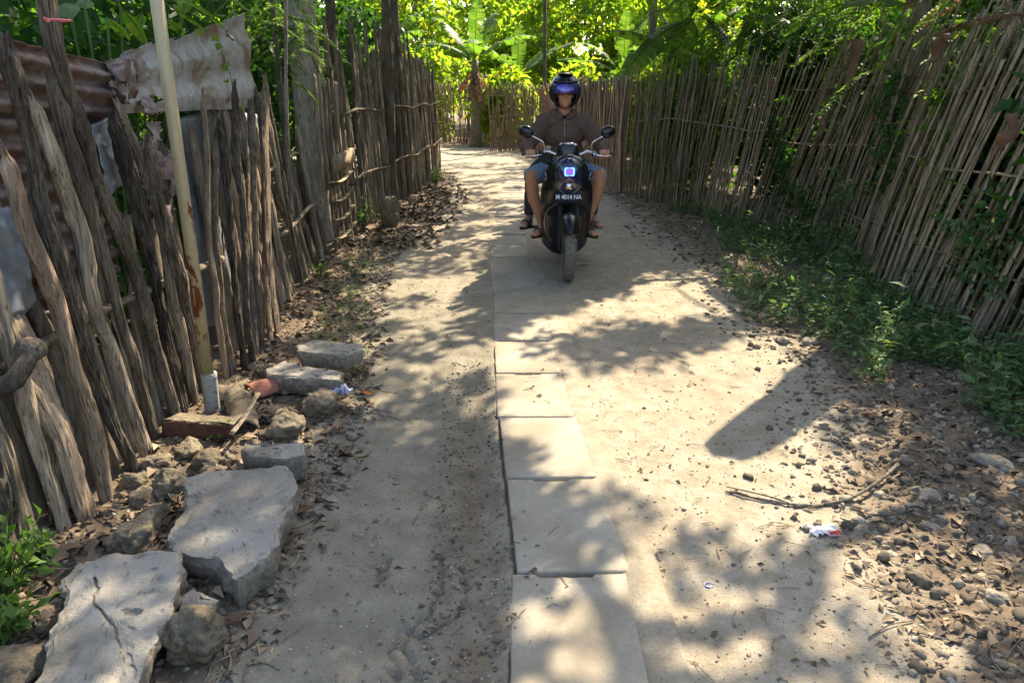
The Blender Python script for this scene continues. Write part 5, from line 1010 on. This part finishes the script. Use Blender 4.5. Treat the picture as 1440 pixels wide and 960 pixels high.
# ---------------------------------------------------------------- motor scooter
SB = np.array((.47, 6.14, 0.0))
def L3(*p): return np.array(p, float)+SB
def organic(name, prims, m, parent, voxel=.006, smooth=4, fold=0, ffreq=14, seed=0, cuts=None, keep=None):
    mb = MB()
    for p in prims:
        if p[0] == 'e': ell(mb, L3(*p[1]), p[2], 3, p[3] if len(p) > 3 else None)
        else:
            a, b, ra, rb = np.array(p[1], float), np.array(p[2], float), p[3], p[4]; n = max(2, int(np.linalg.norm(b-a)/(min(ra, rb)*.35))+1)
            for u in np.linspace(0, 1, n): r = ra+(rb-ra)*u; ell(mb, L3(*(a+(b-a)*u)), (r, r, r), 2)
    o = build(mb, name, m, parent)
    md = o.modifiers.new('r', 'REMESH'); md.mode = 'VOXEL'; md.voxel_size = voxel; ms = o.modifiers.new('s', 'SMOOTH'); ms.iterations = smooth; ms.factor = .5
    bpy.context.view_layer.update(); dg = bpy.context.evaluated_depsgraph_get(); me = bpy.data.meshes.new_from_object(o.evaluated_get(dg)); o.modifiers.clear()
    if fold:
        n = len(me.vertices); co = np.empty(n*3); no = np.empty(n*3); me.vertices.foreach_get('co', co); me.vertices.foreach_get('normal', no); co = co.reshape(-1, 3); no = no.reshape(-1, 3)
        q = co*np.array((ffreq, ffreq, ffreq*.8))+seed; q = q+fbm(co*5+seed, 2)[:, None]*.9; d = (1-np.abs(fbm(q, 2))*2)*fold; co += no*d[:, None]; me.vertices.foreach_set('co', co.ravel()); me.update()
    o.data = me; me.name = name; me.shade_smooth()
    if not me.materials: me.materials.append(m)
    return o
def loft(mb, rings, cap=True):
    rings = [np.asarray(r, float) for r in rings]; n = len(rings[0]); m = len(rings); V = np.concatenate(rings); i = np.arange(m-1)[:, None]*n; j = np.arange(n)[None, :]; k = (j+1) % n
    mb.add(V, np.stack([i+j, i+k, i+n+k, i+n+j], -1).reshape(-1, 4))
    if cap: mb.P.append([mb.n-len(V)+q for q in range(n-1, -1, -1)]); mb.P.append([mb.n-n+q for q in range(n)])
def sel(n, w, d, e=2.4):
    a = np.arange(n)/n*2*math.pi; c, s = np.cos(a), np.sin(a); return w*np.sign(c)*np.abs(c)**(2/e), d*np.sign(s)*np.abs(s)**(2/e)
def interp_rows(keys, zs): k = np.array(keys, float); return [np.array([np.interp(z, k[:, 0], k[:, c]) for c in range(k.shape[1])]) for z in zs]
scooter = thing('motor_scooter', 'black step through motor scooter with blue lit square daytime lamp, ridden towards the viewer', 'motor scooter', SB)
# body shell: apron that narrows towards the bottom
mb = MB(); keys = [(.13, .055, .45, .05), (.155, .135, .44, .06), (.22, .19, .42, .07), (.34, .215, .40, .07), (.5, .222, .37, .07), (.60, .226, .31, .09), (.72, .220, .27, .10), (.84, .195, .26, .10), (.93, .155, .27, .09), (.99, .11, .29, .075), (1.01, .06, .30, .04)]
rings = []
for r in interp_rows(keys, np.linspace(.13, 1.01, 40)):
    x, y = sel(48, r[1], r[3], 2.3); rings.append(np.c_[x, r[2]+y+1.1*x*x, np.full(48, r[0])]+SB)
loft(mb, rings); build(mb, 'front_apron', M['black'], scooter, sharp=60)
mb = MB(); ell(mb, L3(0, .205, .845), (.150, .095, .175), 4); build(mb, 'headlamp_cover', M['black'], scooter)
mb = MB(); ell(mb, L3(0, .165, .845), (.118, .085, .148), 4); hl = build(mb, 'headlamp', M['lens'], scooter)
a = np.linspace(0, 2*math.pi, 41); mb = MB(); tube(mb, np.c_[.119*np.cos(a), .150+.004*np.cos(a)**2, .845+.149*np.sin(a)]+SB, .0035, 6); build(mb, 'trim_ring', M['steel'], hl)
def rrect(w, h, r, n=6):
    o = []
    for cx, cy, a0 in ((w-r, h-r, 0), (-w+r, h-r, 90), (-w+r, -h+r, 180), (w-r, -h+r, 270)):
        for k in range(n): q = R(a0+90*k/(n-1)); o.append((cx+r*math.cos(q), cy+r*math.sin(q)))
    return np.array(o+[o[0]])
rr = rrect(.036, .029, .011); mb = MB(); tube(mb, np.c_[rr[:, 0], np.full(len(rr), .079), .885+rr[:, 1]]+SB, .0065, 8); build(mb, 'daytime_lamp', M['led'], hl)
mb = MB(); box(mb, L3(0, .083, .885), (.060, .006, .046), None, .002); build(mb, 'lamp_panel', M['led2'], hl, smooth=False)
mb = MB(); ell(mb, L3(0, .100, .765), (.030, .018, .034), 3); build(mb, 'reflector', M['chrome'], hl)
pl = MB(); box(pl, L3(0, .132, .662), (.222, .008, .088), rotm(-.08), .003); plate = build(pl, 'licence_plate', M['plate'], scooter, smooth=False)
def text(s, c, size, m, parent, name, tilt=0, sx=1.0):
    cu = bpy.data.curves.new('t', 'FONT'); cu.body = s; cu.size = size; cu.align_x = 'CENTER'; cu.align_y = 'CENTER'; cu.extrude = .0009; cu.offset = size*.018
    o = bpy.data.objects.new('t', cu); COL.objects.link(o); bpy.context.view_layer.update(); me = bpy.data.meshes.new_from_object(o.evaluated_get(bpy.context.evaluated_depsgraph_get())); bpy.data.objects.remove(o)
    me.transform(Matrix.Diagonal((sx, 1, 1, 1))); me.transform(Matrix.Rotation(math.pi/2+tilt, 4, 'X')); me.transform(Matrix.Translation(Vector(c)-Vector(wloc(parent)))); q = bpy.data.objects.new(name, me); COL.objects.link(q); q.parent = parent
    me.materials.clear(); me.materials.append(m); return q
text('M 4014 NA', L3(0, .1255, .674), .052, M['white'], plate, 'plate_number', -.08, .86)
text('08 · 27', L3(.015, .1275, .632), .022, M['white'], plate, 'plate_date', -.08, 1.1)
# fender
mb = MB(); ph = np.linspace(R(5), R(142), 26); s = np.linspace(-1, 1, 15); A, S = np.meshgrid(ph, s, indexing='ij'); rad = .292+.035*np.exp(-((A-R(95))/.6)**2)-.055*np.abs(S)**2.4-.02*np.abs(S)
w_ = .078*(1-.25*((A-R(80))/1.3)**2); V = np.stack([S*w_, rad*np.cos(A), .25+rad*np.sin(A)], -1)+SB; i = np.arange(25)[:, None]*15; j = np.arange(14)[None, :]
mb.add(V, np.stack([i+j, i+j+1, i+16+j, i+15+j], -1).reshape(-1, 4)); solid(build(mb, 'front_fender', M['black'], scooter), .004)
def wheel(name, y, r, hw):
    rt = r-hw*.9; mb = MB(); a = np.arange(48)/48*2*math.pi; b = np.arange(16)/16*2*math.pi; A, B = np.meshgrid(a, b, indexing='ij'); tr = rt+np.sign(np.cos(B))*np.abs(np.cos(B))**.8*hw*.9
    V = np.stack([np.sign(np.sin(B))*np.abs(np.sin(B))**.8*hw, y+tr*np.cos(A), r+tr*np.sin(A)], -1)+SB; i = np.arange(48)[:, None]; j = np.arange(16)[None, :]
    F = np.stack([i*16+j, i*16+(j+1) % 16, ((i+1) % 48)*16+(j+1) % 16, ((i+1) % 48)*16+j], -1).reshape(-1, 4); mb.add(V, F)
    for k in range(60):                                              # tread blocks
        an = k/60*2*math.pi; 
        for sx in (-1, 1): box(mb, L3(sx*hw*.42, y+(r+.001)*math.cos(an+.05*sx), r+(r+.001)*math.sin(an+.05*sx)), (hw*.5, .012, .004), rotm(an-math.pi/2, 0, 0)@rotm(0, 0, .5*sx))
    wh = bpy.data.objects.new(name, None); COL.objects.link(wh); wh.parent = scooter; wh.location = (0, y, r)
    build(mb, 'tyre', M['rubber'], wh, sharp=40); mb = MB(); rr_ = rt-hw*.75
    tube(mb, np.c_[np.zeros(41), y+rr_*np.cos(np.linspace(0, 6.2832, 41)), r+rr_*np.sin(np.linspace(0, 6.2832, 41))]+SB, hw*.62, 8)
    for k in range(6): an = k/6*6.283; tube(mb, [L3(0, y, r), L3(0, y+rr_*math.cos(an), r+rr_*math.sin(an))], .012, 6)
    tube(mb, [L3(-.05, y, r), L3(.05, y, r)], .022, 12); build(mb, 'rim', M['blackmatt'], wh); return wh
wheel('front_wheel', 0, .25, .046); wheel('rear_wheel', 1.24, .25, .05)
for sx in (-1, 1):
    mb = MB(); tube(mb, [L3(sx*.072, .0, .25), L3(sx*.072, .03, .34), L3(sx*.065, .14, .60)], .018, 10); build(mb, 'fork_leg', M['blackmatt'], scooter)
mb = MB(); tube(mb, [L3(.056, 0, .25), L3(.062, 0, .25)], .10, 24); build(mb, 'brake_disc', M['steel'], scooter)
mb = MB(); tube(mb, curve([L3(-.125, .345, .26), L3(-.185, .335, .38), L3(-.175, .30, .52), L3(-.10, .235, .600), L3(-.02, .215, .615)], 24), np.linspace(.006, .004, 24), 8, 0, 1, .6); build(mb, 'apron_edge', M['chrome'], scooter)  # chrome tube stands in for the reflection along the opening's left edge
mb = MB(); tube(mb, curve([L3(.125, .345, .26), L3(.185, .335, .38), L3(.175, .30, .52), L3(.10, .235, .600)], 24), .0035, 8, 0, 1, .6); build(mb, 'apron_edge', M['blackmatt'], scooter)
# turn signals
for sx in (-1, 1):
    mb = MB(); ell(mb, L3(sx*.185, .262, .835), (.022, .03, .055), 3, rotm(0, sx*.25, 0)); build(mb, 'turn_signal', M['lens'], scooter)
# handlebar cover, clocks, bar, grips, levers, mirrors
mb = MB(); rings = []
for u in np.linspace(0, 1, 12): x, y = sel(28, .105*(1-.25*u**2), .085*(1-.3*u**2), 2.4); rings.append(np.c_[x, .33+y-.02*u, .965+.115*u+y*.1]+SB)
loft(mb, rings); build(mb, 'handlebar_cover', M['black'], scooter, sharp=50)
mb = MB(); ell(mb, L3(0, .31, 1.082), (.078, .055, .022), 3, rotm(.35)); build(mb, 'clock_housing', M['lens'], scooter)
hb = [( -.345, .385, 1.0), (-.24, .372, 1.0), (-.17, .35, 1.025), (-.09, .335, 1.0), (0, .335, .985), (.09, .335, 1.0), (.17, .35, 1.025), (.24, .372, 1.0), (.345, .385, 1.0)]
mb = MB(); tube(mb, curve([L3(*p) for p in hb], 40), .0125, 10); build(mb, 'handlebar', M['chrome'], scooter)
for sx in (-1, 1):
    mb = MB(); tube(mb, [L3(sx*.255, .374, 1.0), L3(sx*.30, .380, 1.0), L3(sx*.372, .387, 1.0)], [.0165, .0165, .017], 12); tube(mb, [L3(sx*.372, .387, 1.0), L3(sx*.39, .388, 1.0)], .013, 10); build(mb, 'grip', M['blackmatt'], scooter)
    mb = MB(); box(mb, L3(sx*.225, .36, 1.005), (.045, .05, .045), rotm(0, 0, sx*.1), .008); build(mb, 'switch_housing', M['chrome'] if sx > 0 else M['blackmatt'], scooter, smooth=False)
    mb = MB(); tube(mb, curve([L3(sx*.21, .345, 1.0), L3(sx*.26, .318, .995), L3(sx*.33, .322, .99), L3(sx*.375, .345, .992)], 14), np.linspace(.0065, .0055, 14), 8); build(mb, 'brake_lever', M['chrome'], scooter)
    st = MB(); tube(st, curve([L3(sx*.195, .355, 1.01), L3(sx*.198, .345, 1.075), L3(sx*.225, .335, 1.115), L3(sx*.325, .345, 1.165)], 16), .0058, 8); mr = bpy.data.objects.new('mirror', None); COL.objects.link(mr); mr.parent = scooter; mr.location = (sx*.2, .35, 1.02)
    build(st, 'mirror_stalk', M['chrome'], mr); mb = MB(); ell(mb, L3(sx*.350 if sx < 0 else .335, .350, 1.185), (.062, .030, .052), 4, rotm(0, -sx*.35, sx*.15)); build(mb, 'mirror_shell', M['black'], mr)
    mb = MB(); ell(mb, L3(sx*.350 if sx < 0 else .335, .366, 1.185), (.055, .018, .046), 3, rotm(0, -sx*.35, sx*.15)); build(mb, 'mirror_glass', M['chrome'], mr)
mb = MB(); box(mb, L3(-.165, .40, 1.045), (.055, .03, .045), rotm(.3), .006); build(mb, 'fluid_reservoir', M['beige'], scooter, smooth=False)
for k, p in enumerate([[(-.22, .35, 1.0), (-.2, .28, .97), (-.12, .25, .93), (-.06, .28, .90)], [(-.25, .36, 1.0), (-.23, .27, .955), (-.15, .24, .92), (-.1, .28, .88)], [(.22, .35, 1.0), (.2, .27, .97), (.14, .25, .92), (.1, .28, .88)]]):
    mb = MB(); tube(mb, curve([L3(*q) for q in p], 16), .005, 6); build(mb, 'cable', M['blackmatt'], scooter)
mb = MB(); box(mb, L3(-.17, .30, .955), (.13, .06, .05), rotm(0, .3, 0), .015); build(mb, 'lever_bracket', M['blackmatt'], scooter, smooth=False)
# floor, belly, body and seat
mb = MB(); rings = []
for r in interp_rows([(.38, .17, .10, .26), (.5, .20, .085, .235), (.8, .20, .085, .235), (.95, .17, .10, .25)], np.linspace(.38, .95, 12)): x, z = sel(28, r[1], r[2]*.5, 4); rings.append(np.c_[x, np.full(28, r[0]), r[3]+z]+SB)
loft(mb, rings); build(mb, 'footboard', M['blackmatt'], scooter, sharp=50)
mb = MB(); rings = []
for r in interp_rows([(.74, .11, .17, .50), (.85, .155, .2, .50), (1.1, .165, .19, .53), (1.45, .15, .14, .60), (1.66, .06, .07, .66)], np.linspace(.74, 1.66, 20)): x, z = sel(32, r[1], r[2], 3); rings.append(np.c_[x, np.full(32, r[0]), r[3]+z]+SB)
loft(mb, rings); build(mb, 'side_panels', M['black'], scooter, sharp=50)
mb = MB(); rings = []
for r in interp_rows([(.70, .05, .03, .73), (.76, .11, .05, .735), (1.0, .155, .055, .745), (1.2, .15, .06, .77), (1.55, .12, .05, .80), (1.62, .05, .03, .80)], np.linspace(.70, 1.62, 24)): x, z = sel(32, r[1], r[2], 2.6); rings.append(np.c_[x, np.full(32, r[0]), r[3]+z]+SB)
loft(mb, rings); build(mb, 'seat', M['seat'], scooter, sharp=50)
mb = MB(); ell(mb, L3(0, .85, .22), (.15, .32, .09), 3); build(mb, 'engine_cover', M['blackmatt'], scooter)
mb = MB(); tube(mb, curve([L3(.1, .8, .2), L3(.15, 1.1, .24), L3(.17, 1.55, .32)], 12), np.linspace(.03, .05, 12), 12); build(mb, 'exhaust', M['blackmatt'], scooter)
mb = MB(); tube(mb, curve([L3(-.11, .62, .145), L3(0, .60, .14), L3(.11, .62, .145)], 8), .010, 8); tube(mb, [L3(.10, .62, .145), L3(.12, .66, .24)], .009, 8); build(mb, 'centre_stand', M['steel'], scooter)
for sx in (-1, 1): mb = MB(); tube(mb, [L3(sx*.14, 1.08, .27), L3(sx*.33, 1.05, .265)], .014, 8); build(mb, 'foot_peg', M['blackmatt'], scooter)
mb = MB(); ell(mb, L3(0, 1.66, .68), (.08, .03, .035), 3); build(mb, 'tail_lamp', simple('red lamp glass', (.35, .01, .01), .15, 0, .5, .6), scooter)
# ---------------------------------------------------------------- people
def hand(s, gx, gy, gz_):
    o = [('e', (gx, gy+.052, gz_+.012), (.042, .045, .019), rotm(-.25, 0, 0)), ('c', (gx+s*.01, gy+.09, gz_+.005), (gx, gy+.05, gz_+.015), .027, .024)]
    for k, (ln, r) in enumerate([(.92, .0100), (1.05, .0103), (1.0, .0098), (.82, .0088)]):
        x = gx-s*.034+s*.0225*k
        p = [(x, gy+.028, gz_+.026), (x, gy-.008, gz_+.030*1.05), (x, gy-.030*ln, gz_+.012), (x, gy-.030*ln, gz_-.014*ln), (x, gy-.012, gz_-.024)]
        for a, b in zip(p[:-1], p[1:]): o.append(('c', a, b, r, r*.95))
    t = [(gx-s*.036, gy+.050, gz_-.002), (gx-s*.052, gy+.018, gz_-.014), (gx-s*.046, gy-.010, gz_-.026), (gx-s*.030, gy-.022, gz_-.030)]
    for a, b, r in zip(t[:-1], t[1:], (.014, .012, .0105)): o.append(('c', a, b, r, r*.92))
    return o
def foot(x, y, z, s, yaw=.25):
    dx, dy = s*math.sin(yaw), -math.cos(yaw); o = [('e', (x-dx*.02, y-dy*.03, z+.032), (.034, .042, .032)), ('c', (x, y, z+.055), (x+dx*.09, y+dy*.09, z+.030), .036, .026), ('c', (x+dx*.09, y+dy*.09, z+.026), (x+dx*.15, y+dy*.15, z+.020), .028, .020)]
    for k in range(5): off = (k-2)*.017; l = (.205, .20, .192, .182, .170)[k]; px_, py_ = x-s*dy*0+(-s*dy*0)+dx*l+off*s*-dy*-1, y+dy*l; o.append(('c', (x+dx*.14+off*s, y+dy*.14, z+.018), (x+dx*l+off*s, y+dy*l, z+.013), .012 if k else .014, .009 if k else .012))
    return o
def sandal(name, x, y, z, s, yaw, parent, m, straps):
    dx, dy = s*math.sin(yaw), -math.cos(yaw); mb = MB(); u = np.linspace(0, 2*math.pi, 33)[:-1]; lx = np.cos(u)*.135; wx = np.sin(u)*(.045+.006*np.cos(u)); cx, cy = x+dx*.07, y+dy*.07
    ring = np.c_[cx+dx*lx-dy*wx, cy+dy*lx+dx*wx]; rings = [np.c_[ring, np.full(32, z-.016)]+SB, np.c_[ring, np.full(32, z)]+SB]; loft(mb, rings); sole = build(mb, name, m, parent, sharp=40)
    for l, h in straps:
        mb = MB(); px_, py_ = x+dx*l, y+dy*l; tube(mb, curve([L3(px_-dy*-.044*-1, py_+dx*.044, z), L3(px_-dy*.03, py_+dx*.03, z+h*.8), L3(px_, py_, z+h), L3(px_+dy*.03, py_-dx*.03, z+h*.8), L3(px_+dy*.044, py_-dx*.044, z)], 16), .012, 8, 0, 1, .35); build(mb, 'strap', m, sole)
rider = thing('person', 'person in a brown zip hoodie and denim shorts steering the scooter, purple visor down', 'person', SB+np.array((0, .95, .0)))
body = [('e', (0, .97, .86), (.145, .11, .10)), ('e', (0, .94, 1.0), (.14, .10, .13)), ('e', (0, .90, 1.15), (.165, .105, .13)), ('c', (-.15, .88, 1.26), (.15, .88, 1.26), .055, .055), ('c', (0, .88, 1.28), (0, .85, 1.42), .056, .052),
 ('e', (0, .855, 1.505), (.076, .096, .105)), ('e', (0, .815, 1.43), (.060, .068, .060)), ('e', (0, .762, 1.392), (.026, .022, .018)), ('e', (0, .738, 1.472), (.014, .020, .017)), ('c', (0, .752, 1.52), (0, .735, 1.478), .009, .012), ('e', (0, .752, 1.436), (.024, .012, .006)), ('e', (0, .754, 1.425), (.021, .012, .007)),
 ('e', (-.036, .775, 1.465), (.026, .022, .022)), ('e', (.036, .775, 1.465), (.026, .022, .022)), ('e', (-.078, .86, 1.48), (.010, .02, .03)), ('e', (.078, .86, 1.48), (.010, .02, .03))]
for s in (-1, 1):
    gx = s*.315; body += [('c', (s*.17, .87, 1.26), (s*.325, .74, 1.045), .052, .043), ('c', (s*.325, .74, 1.045), (s*.318, .49, 1.01), .041, .027)] + hand(s, gx, .382, 1.0)
    body += [('c', (s*.09, .95, .84), (s*.300, .56, .80), .085, .062), ('c', (s*.300, .56, .80), (s*.278, .60, .60), .062, .056), ('c', (s*.272, .60, .60), (s*.195, .62, .36), .054, .036), ('e', (s*.282, .63, .64), (.054, .060, .10))]
    body += [('c', (s*.195, .62, .37), (s*.195, .62, .335), .036, .036)] + foot(s*.195, .62, .285, s, .45)
b_ = organic('body', body, M['skin'], rider, .0045, 3)
for s in (-1, 1): sandal('sandal', s*.195, .62, .285, s, .45, rider, M['sandal'], [(.10, .058), (.0, .07)])
hood = [('e', (0, .97, .86), (.178, .135, .10)), ('e', (0, .945, 1.0), (.178, .13, .13)), ('e', (0, .905, 1.14), (.195, .135, .13)), ('c', (-.155, .885, 1.245), (.155, .885, 1.245), .074, .074), ('c', (-.07, .89, 1.285), (.07, .89, 1.285), .06, .06), ('e', (0, .98, 1.30), (.11, .07, .055))]
for a in np.linspace(R(-60), R(240), 18): hood.append(('e', (.092*math.cos(a), .885+.070*math.sin(a), 1.325-.035*max(0, -math.sin(a))), (.030, .030, .028)))
for s in (-1, 1): hood += [('c', (s*.175, .875, 1.245), (s*.335, .745, 1.045), .078, .064), ('c', (s*.335, .745, 1.045), (s*.326, .55, 1.015), .062, .050), ('c', (s*.326, .55, 1.015), (s*.321, .495, 1.008), .041, .040)]
hd = organic('hoodie', hood, M['hoodie'], rider, .006, 4, .0095, 12, 3)
mb = MB(); zz = np.linspace(.90, 1.27, 24); Y_ = []
bvh_src = hd; bpy.context.view_layer.update()
def front_y(o, x, z, y0=-1):
    ok, loc, n, i = o.ray_cast(Vector((SB[0]+x, 0, SB[2]+z))-Vector(wloc(o)), Vector((0, 1, 0))); return loc.y+wloc(o)[1] if ok else None
pts = [np.array((SB[0], front_y(hd, 0, z)-.002, z)) for z in zz if front_y(hd, 0, z)]
if len(pts) > 3: tube(mb, pts, .0045, 6); build(mb, 'zip', simple('brass zip', (.30, .24, .15), .4, .6, .5), hd)
mb = MB(); ell(mb, L3(0, .812, 1.292), (.022, .010, .014), 3); build(mb, 't_shirt_collar', M['tee'], rider)
shorts = [('e', (0, .99, .80), (.175, .13, .085))]
for s in (-1, 1): shorts += [('c', (s*.09, .95, .82), (s*.292, .60, .795), .105, .083)]
organic('shorts', shorts, M['denim'], rider, .006, 3, .005, 12, 9)
# helmet, visor, strap
HC = (0, .848, 1.508); mb = MB(); na, ne = 64, 40; az, el_ = np.meshgrid(np.linspace(-math.pi, math.pi, na+1), np.linspace(-1.15, math.pi/2, ne)); V = np.stack([.143*np.cos(el_)*np.sin(az), HC[1]-.158*np.cos(el_)*np.cos(az), HC[2]+.150*np.sin(el_)], -1); V[..., 0] = HC[0]+V[..., 0]; V = V+SB
i = np.arange(ne-1)[:, None]*(na+1); j = np.arange(na)[None, :]; F = np.stack([i+j, i+j+1, i+na+2+j, i+na+1+j], -1).reshape(-1, 4); ca_, ce_ = az.reshape(-1)[F].mean(1), el_.reshape(-1)[F].mean(1)
F = F[~((np.abs(ca_) < R(52)) & (ce_ < R(26)))]; mb.add(V, F); hm = solid(build(mb, 'helmet', M['black'], rider), .022); hm.modifiers[0].offset = -1
mb = MB(); tube(mb, curve([L3(-.105, .752, 1.60-.008), L3(-.06, .708, 1.585), L3(0, .695, 1.583), L3(.06, .708, 1.585), L3(.105, .752, 1.592)], 16), .007, 8); build(mb, 'brow_trim', M['blackmatt'], hm)
mb = MB(); ell(mb, L3(0, .845, 1.652), (.07, .10, .012), 3); build(mb, 'helmet_vent', M['blackmatt'], hm)
az, el_ = np.meshgrid(np.linspace(R(-47), R(47), 26), np.linspace(R(-7), R(25), 12)); V = np.stack([.150*np.cos(el_)*np.sin(az), HC[1]-.168*np.cos(el_)*np.cos(az), HC[2]+.155*np.sin(el_)], -1)+SB; mb = MB(); i = np.arange(11)[:, None]*26; j = np.arange(25)[None, :]
mb.add(V, np.stack([i+j, i+j+1, i+27+j, i+26+j], -1).reshape(-1, 4)); solid(build(mb, 'visor', M['visor'], hm), .003)
mb = MB(); tube(mb, curve([L3(-.088, .82, 1.43), L3(-.058, .79, 1.385), L3(0, .765, 1.362), L3(.058, .79, 1.385), L3(.088, .82, 1.43)], 18), .0065, 8, 0, 1, .5); build(mb, 'chin_strap', M['blackmatt'], hm)
mb = MB(); a = np.linspace(0, 6.2832, 25); tube(mb, np.c_[.319+.033*np.cos(a), np.full(25, .488), 1.007+.033*np.sin(a)]+SB, .006, 6); build(mb, 'wristband', M['tee'], rider)
for s in (-1, 1): mb = MB(); ell(mb, L3(s*.031, .768, 1.512), (.013, .010, .010), 3); build(mb, 'eye', M['tee'], rider)
pas = thing('person', 'person in pink and dark trousers riding pillion, almost hidden behind the driver', 'person', SB+np.array((-.02, 1.35, 0)))
pb2 = [('e', (0, 1.36, .93), (.15, .11, .10)), ('e', (-.02, 1.34, 1.10), (.14, .10, .15)), ('c', (-.14, 1.31, 1.25), (.10, 1.31, 1.25), .05, .05), ('c', (-.03, 1.30, 1.22), (-.065, 1.27, 1.33), .05, .048), ('e', (-.075, 1.26, 1.42), (.072, .09, .10)), ('e', (-.075, 1.20, 1.37), (.05, .05, .05)), ('e', (-.075, 1.165, 1.40), (.012, .016, .016)), ('e', (-.075, 1.168, 1.37), (.02, .01, .008))]
for s in (-1, 1):
    pb2 += [('c', (s*.13-.02, 1.31, 1.24), (s*.22, 1.18, 1.04), .045, .038), ('c', (s*.22, 1.18, 1.04), (s*.12, .99+.04, .96), .036, .026), ('e', (s*.10, 1.02, .95), (.035, .03, .045))]
    for k in range(4): pb2.append(('c', (s*.10, 1.02, .975-.018*k), (s*.045, 1.00, .972-.018*k), .009, .008))
    pb2.append(('c', (s*.11, 1.03, .975), (s*.075, 1.01, 1.005), .010, .009))
    pb2 += [('c', (s*.09, 1.34, .90), (s*.28, 1.02, .76), .08, .06), ('c', (s*.28, 1.02, .76), (s*.30, 1.08, .36), .055, .036)] + foot(s*.31, 1.08, .285, s, .35)
organic('body', pb2, M['skin2'], pas, .006, 3)
sh = [('e', (0, 1.36, .94), (.165, .125, .10)), ('e', (-.02, 1.34, 1.10), (.155, .115, .15)), ('c', (-.145, 1.31, 1.24), (.105, 1.31, 1.24), .062, .062)]
for s in (-1, 1): sh.append(('c', (s*.14-.02, 1.31, 1.235), (s*.21, 1.20, 1.07), .058, .05))
organic('shirt', sh, M['pink'], pas, .008, 3, .004, 12, 5)
sc_ = [('e', (-.075, 1.285, 1.43), (.084, .09, .108)), ('c', (-.065, 1.31, 1.36), (-.04, 1.33, 1.25), .075, .085)]; organic('headscarf', sc_, M['pink'], pas, .007, 3, .003, 14, 6)
tr_ = [('e', (0, 1.37, .88), (.16, .125, .09))]
for s in (-1, 1): tr_ += [('c', (s*.09, 1.34, .90), (s*.28, 1.02, .76), .095, .075), ('c', (s*.28, 1.02, .76), (s*.30, 1.08, .42), .068, .055)]
organic('trousers', tr_, M['dtrouser'], pas, .007, 3, .005, 12, 8)
sandal('sandal', -.31, 1.08, .285, -1, .35, pas, M['sandal'], [(.10, .055), (.02, .07)]); sandal('sandal', .31, 1.08, .285, 1, .35, pas, M['beige'], [(.12, .052), (.07, .06), (.02, .07)])
